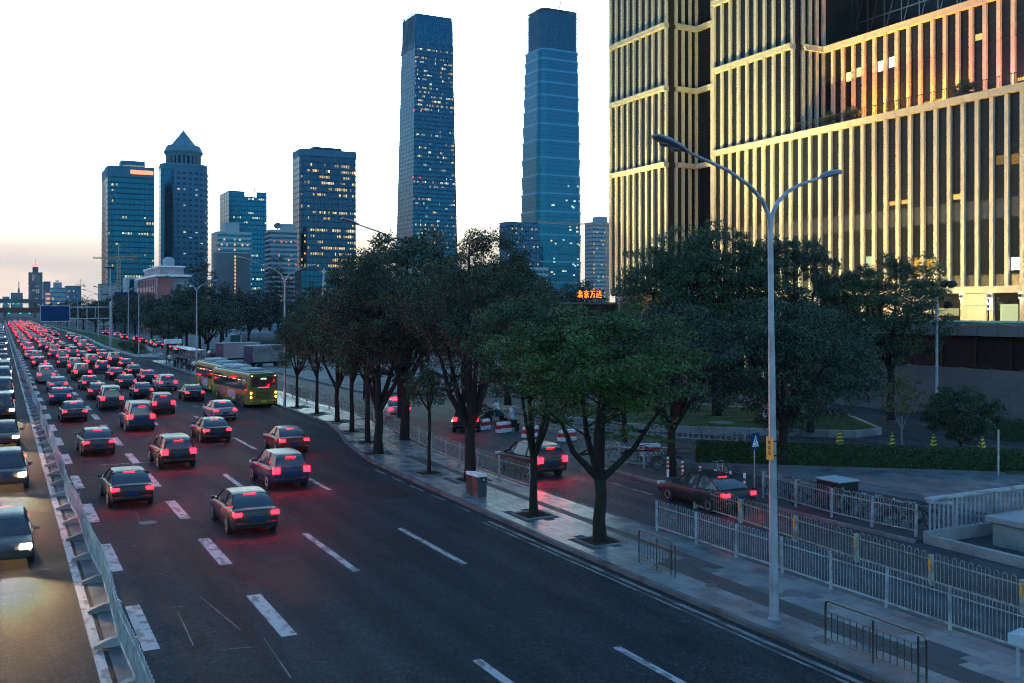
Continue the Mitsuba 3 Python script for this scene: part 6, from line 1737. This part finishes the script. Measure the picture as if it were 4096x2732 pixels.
put(k + '__end_opening', shape(MB().box((.02, -.53, .80), (.20, .02, .18)), 'm_black'), M)
put(k + '__end_plate', shape(MB().box((.06, -.534, .82), (.10, .02, .10)), 'm_white_flat'), M)

names = ['first', 'second', 'third', 'fourth', 'fifth', 'sixth']
for i, (x, y) in enumerate(((29.35, 39.5), (29.2, 38.1), (28.95, 36.5), (28.95, 35.4), (29.25, 34.7), (29.45, 34.0))):
    k = thing('bollard', f'{names[i]} white bollard with red bands from the left, in the row at the kerb', 'bollard')
    M = T().translate([x, y, .12]).rotate([0, 1, 0], rng.uniform(-2, 2))
    put(k + '__post', shape(MB().lathe([(.001, 0), (.062, 0), (.062, .96), (.05, 1.0), (.001, 1.01)], n=14), 'm_white', 40), M)
    for z in ((.40, .60, .80) if i < 3 else (.44, .66)):
        put(numbered(k + '__red_band'), shape(MB().lathe([(.0625, z), (.0645, z), (.0645, z + .11), (.0625, z + .11)], n=14), 'm_red_flat'), M)

k = thing('crossing_sign', 'blue square pedestrian crossing sign with a white triangle on a thin post', 'road sign')
M = place(30.85, 34.9, .12, 12)
put(k + '__post', shape(MB().tube([(0, 0, 0), (0, 0, 2.62)], .032, 10), 'm_lamp_grey', True), M)
put(k + '__foot', shape(MB().lathe([(.001, 0), (.22, 0), (.20, .06), (.05, .09), (.001, .09)], n=16), 'm_black'), M)
put(k + '__panel', shape(MB().cbox((0, -.05, 2.25), (.60, .025, .74), .008), 'm_sign_blue'), M)
b = MB(); b.add([(-.25, -.066, 1.99), (.25, -.066, 1.99), (0, -.066, 2.52), (-.25, -.063, 1.99), (.25, -.063, 1.99), (0, -.063, 2.52)], np.array([[0, 1, 2], [5, 4, 3], [0, 3, 4], [0, 4, 1], [1, 4, 5], [1, 5, 2], [2, 5, 3], [2, 3, 0]]))
put(k + '__triangle', shape(b, 'm_white'), M)
b = MB().lathe([(.001, -.004), (.028, -.004), (.028, .004), (.001, .004)], (0, 0, 0), 10); v = b.v[-1]; b.v[-1] = np.column_stack([v[:, 0], -.070 + v[:, 2] * .5, 2.36 + v[:, 1]])
for p, q, w in (((0, 2.33), (0, 2.20), .055), ((0, 2.31), (.075, 2.24), .022), ((0, 2.31), (-.065, 2.23), .022), ((.0, 2.20), (.06, 2.10), .028), ((0, 2.20), (-.05, 2.09), .028), ((-.17, 2.07), (-.15, 2.01), .03), ((-.08, 2.07), (-.06, 2.01), .03), ((.02, 2.07), (.03, 2.01), .03), ((.11, 2.07), (.14, 2.01), .03)):
    b.bar((p[0], -.069, p[1]), (q[0], -.069, q[1]), w, .005)
put(k + '__pictogram', shape(b, 'm_black'), M)

cn = ['leftmost of the black and yellow striped cones beyond the hedge', 'second black and yellow striped cone from the left beyond the hedge', 'middle black and yellow striped cone beyond the hedge', 'fourth black and yellow striped cone, between sapling and round bushy tree', 'rightmost black and yellow striped cone, under the round bushy tree']
for i, (x, y) in enumerate(((43.9, 46.9), (46.2, 44.5), (48.2, 42.2), (49.9, 40.6), (51.6, 38.6))):
    k = thing('traffic_cone', cn[i], 'traffic cone')
    M = place(x, y, .006, 20 * i)
    put(k + '__base', shape(MB().cbox((0, 0, .03), (.50, .50, .06), .01), 'm_black'), M)
    put(k + '__cone', shape(MB().loft([[(sx * w, sy * w, z) for sx, sy in ((-1, -1), (1, -1), (1, 1), (-1, 1))] for z, w in ((.06, .19), (.80, .07), (.90, .05))]), 'm_yellow_flat'), M)
    b = MB()
    for z in (.12, .34, .56, .76):
        w0, w1 = .19 - .162 * (z - .06) + .004, .19 - .162 * (z + .10 - .06) + .004
        b.loft([[(sx * w0, sy * w0, z + (.05 if sx * sy > 0 else -.03)) for sx, sy in ((-1, -1), (1, -1), (1, 1), (-1, 1))], [(sx * w1, sy * w1, z + .10 + (.05 if sx * sy > 0 else -.03)) for sx, sy in ((-1, -1), (1, -1), (1, 1), (-1, 1))]], False)
    put(k + '__black_stripe', shape(b, 'm_black'), M)

for i, (x, y, dg) in enumerate(((30.1, 62.0, 25), (30.7, 60.0, 20), (31.1, 56.9, 15), (32.3, 54.2, 10), (33.2, 46.4, -10))):
    k = thing('plastic_barrier', ['leftmost red and white plastic barrier block at the plaza junction', 'second red and white plastic barrier block from the left', 'third red and white plastic barrier block, right of the scooter rider', 'fourth red and white plastic barrier block, in the open asphalt', 'red and white plastic barrier block standing by itself left of the hedge'][i], 'barrier')
    M = place(x, y, .006, dg)
    pr = [(-.25, 0), (.25, 0), (.22, .25), (.17, .28), (.14, .62), (.09, .70), (-.09, .70), (-.14, .62), (-.17, .28), (-.22, .25)]
    put(k + '__block', shape(MB().loft([[(-.60 * 1, yy, zz) for yy, zz in pr], [(.60, yy, zz) for yy, zz in pr]]), 'm_white', 30), M)
    put(k + '__red_band', shape(MB().loft([[(-.605, yy * 1.03, zz) for yy, zz in ((-.185, .24), (.185, .24), (.155, .50), (-.155, .50))], [(.605, yy * 1.03, zz) for yy, zz in ((-.205, .24), (.205, .24), (.16, .50), (-.16, .50))]]), 'm_red_flat'), M)
k = thing('low_barrier_rail', 'low red and white rail between the parked bicycles and the hedge', 'rail')
for i in range(6):
    put(numbered(k + '__bar'), shape(MB().tube([(31.6 + i * .9, 47.0 - i * .55, .52), (32.5 + i * .9, 46.45 - i * .55, .52)], .035, 8), 'm_red_flat' if i % 2 else 'm_white', True))
    put(numbered(k + '__leg'), shape(MB().tube([(31.6 + i * .9, 47.0 - i * .55, 0), (31.6 + i * .9, 47.0 - i * .55, .52)], .03, 8), 'm_red_flat', True))
k = thing('junction_box', 'pale metal junction box on thin legs at the bottom right corner', 'junction box')
M = place(20.55, 14.35, .13, 10)
put(k + '__box', shape(MB().cbox((0, 0, .86), (.62, .36, .26), .015), 'm_lamp_pale'), M) if mat('m_lamp_pale', dirty((0.30, 0.36, 0.38), 0.3, 4, 0.1, 40), 0.5, 0.5) else None
for n, (sx, sy) in enumerate(((-.2, 0), (.2, 0))):
    put(numbered(k + '__leg'), shape(MB().box((sx, sy, .37), (.06, .06, .74)), 'm_lamp_grey'), M)
put(k + '__door', shape(MB().box((0, -.185, .86), (.54, .01, .2)), 'm_lamp_pale'), M)
k = thing('thin_post', 'thin grey post in front of the hedge below the round bushy tree', 'post')
put(k + '__tube', shape(MB().tube([(42.9, 31.2, .36), (42.9, 31.2, 2.6)], .05, 8), 'm_lamp_grey', True))
k = thing('stone_seat', 'pale stone block seat beside the sitting person on the lawn kerb', 'seat')
put(k + '__block', shape(MB().cbox((37.1, 58.9, .32), (.9, .9, .62), .04), 'm_concrete'))

# bus shelter
k = thing('bus_shelter', 'slim metal bus shelter with glass panels behind the waiting crowd', 'bus shelter')
for y in (138, 142, 146, 150, 154):
    put(numbered(k + '__post'), shape(MB().cbox((24.3, y, 1.45), (.14, .14, 2.65), .02), 'm_steel'))
put(k + '__roof', shape(MB().cbox((23.7, 146, 2.85), (1.9, 18.0, .14), .04), 'm_lamp_grey'))
for y in (140, 144, 148, 152):
    put(numbered(k + '__glass_panel'), shape(MB().box((24.3, y, 1.5), (.02, 3.7, 1.7)), 'm_pane'))
scene['m_pane'] = {'type': 'thindielectric'}
k = thing('shelter_sign', 'tall pale information board at the left end of the bus shelter', 'sign')
put(k + '__board', shape(MB().cbox((23.6, 158, 3.5), (2.6, .2, .7), .04), 'm_white'))
put(k + '__post', shape(MB().bar((22.6, 158, .1), (22.6, 158, 3.2), .14).bar((24.6, 158, .1), (24.6, 158, 3.2), .14), 'm_steel'))
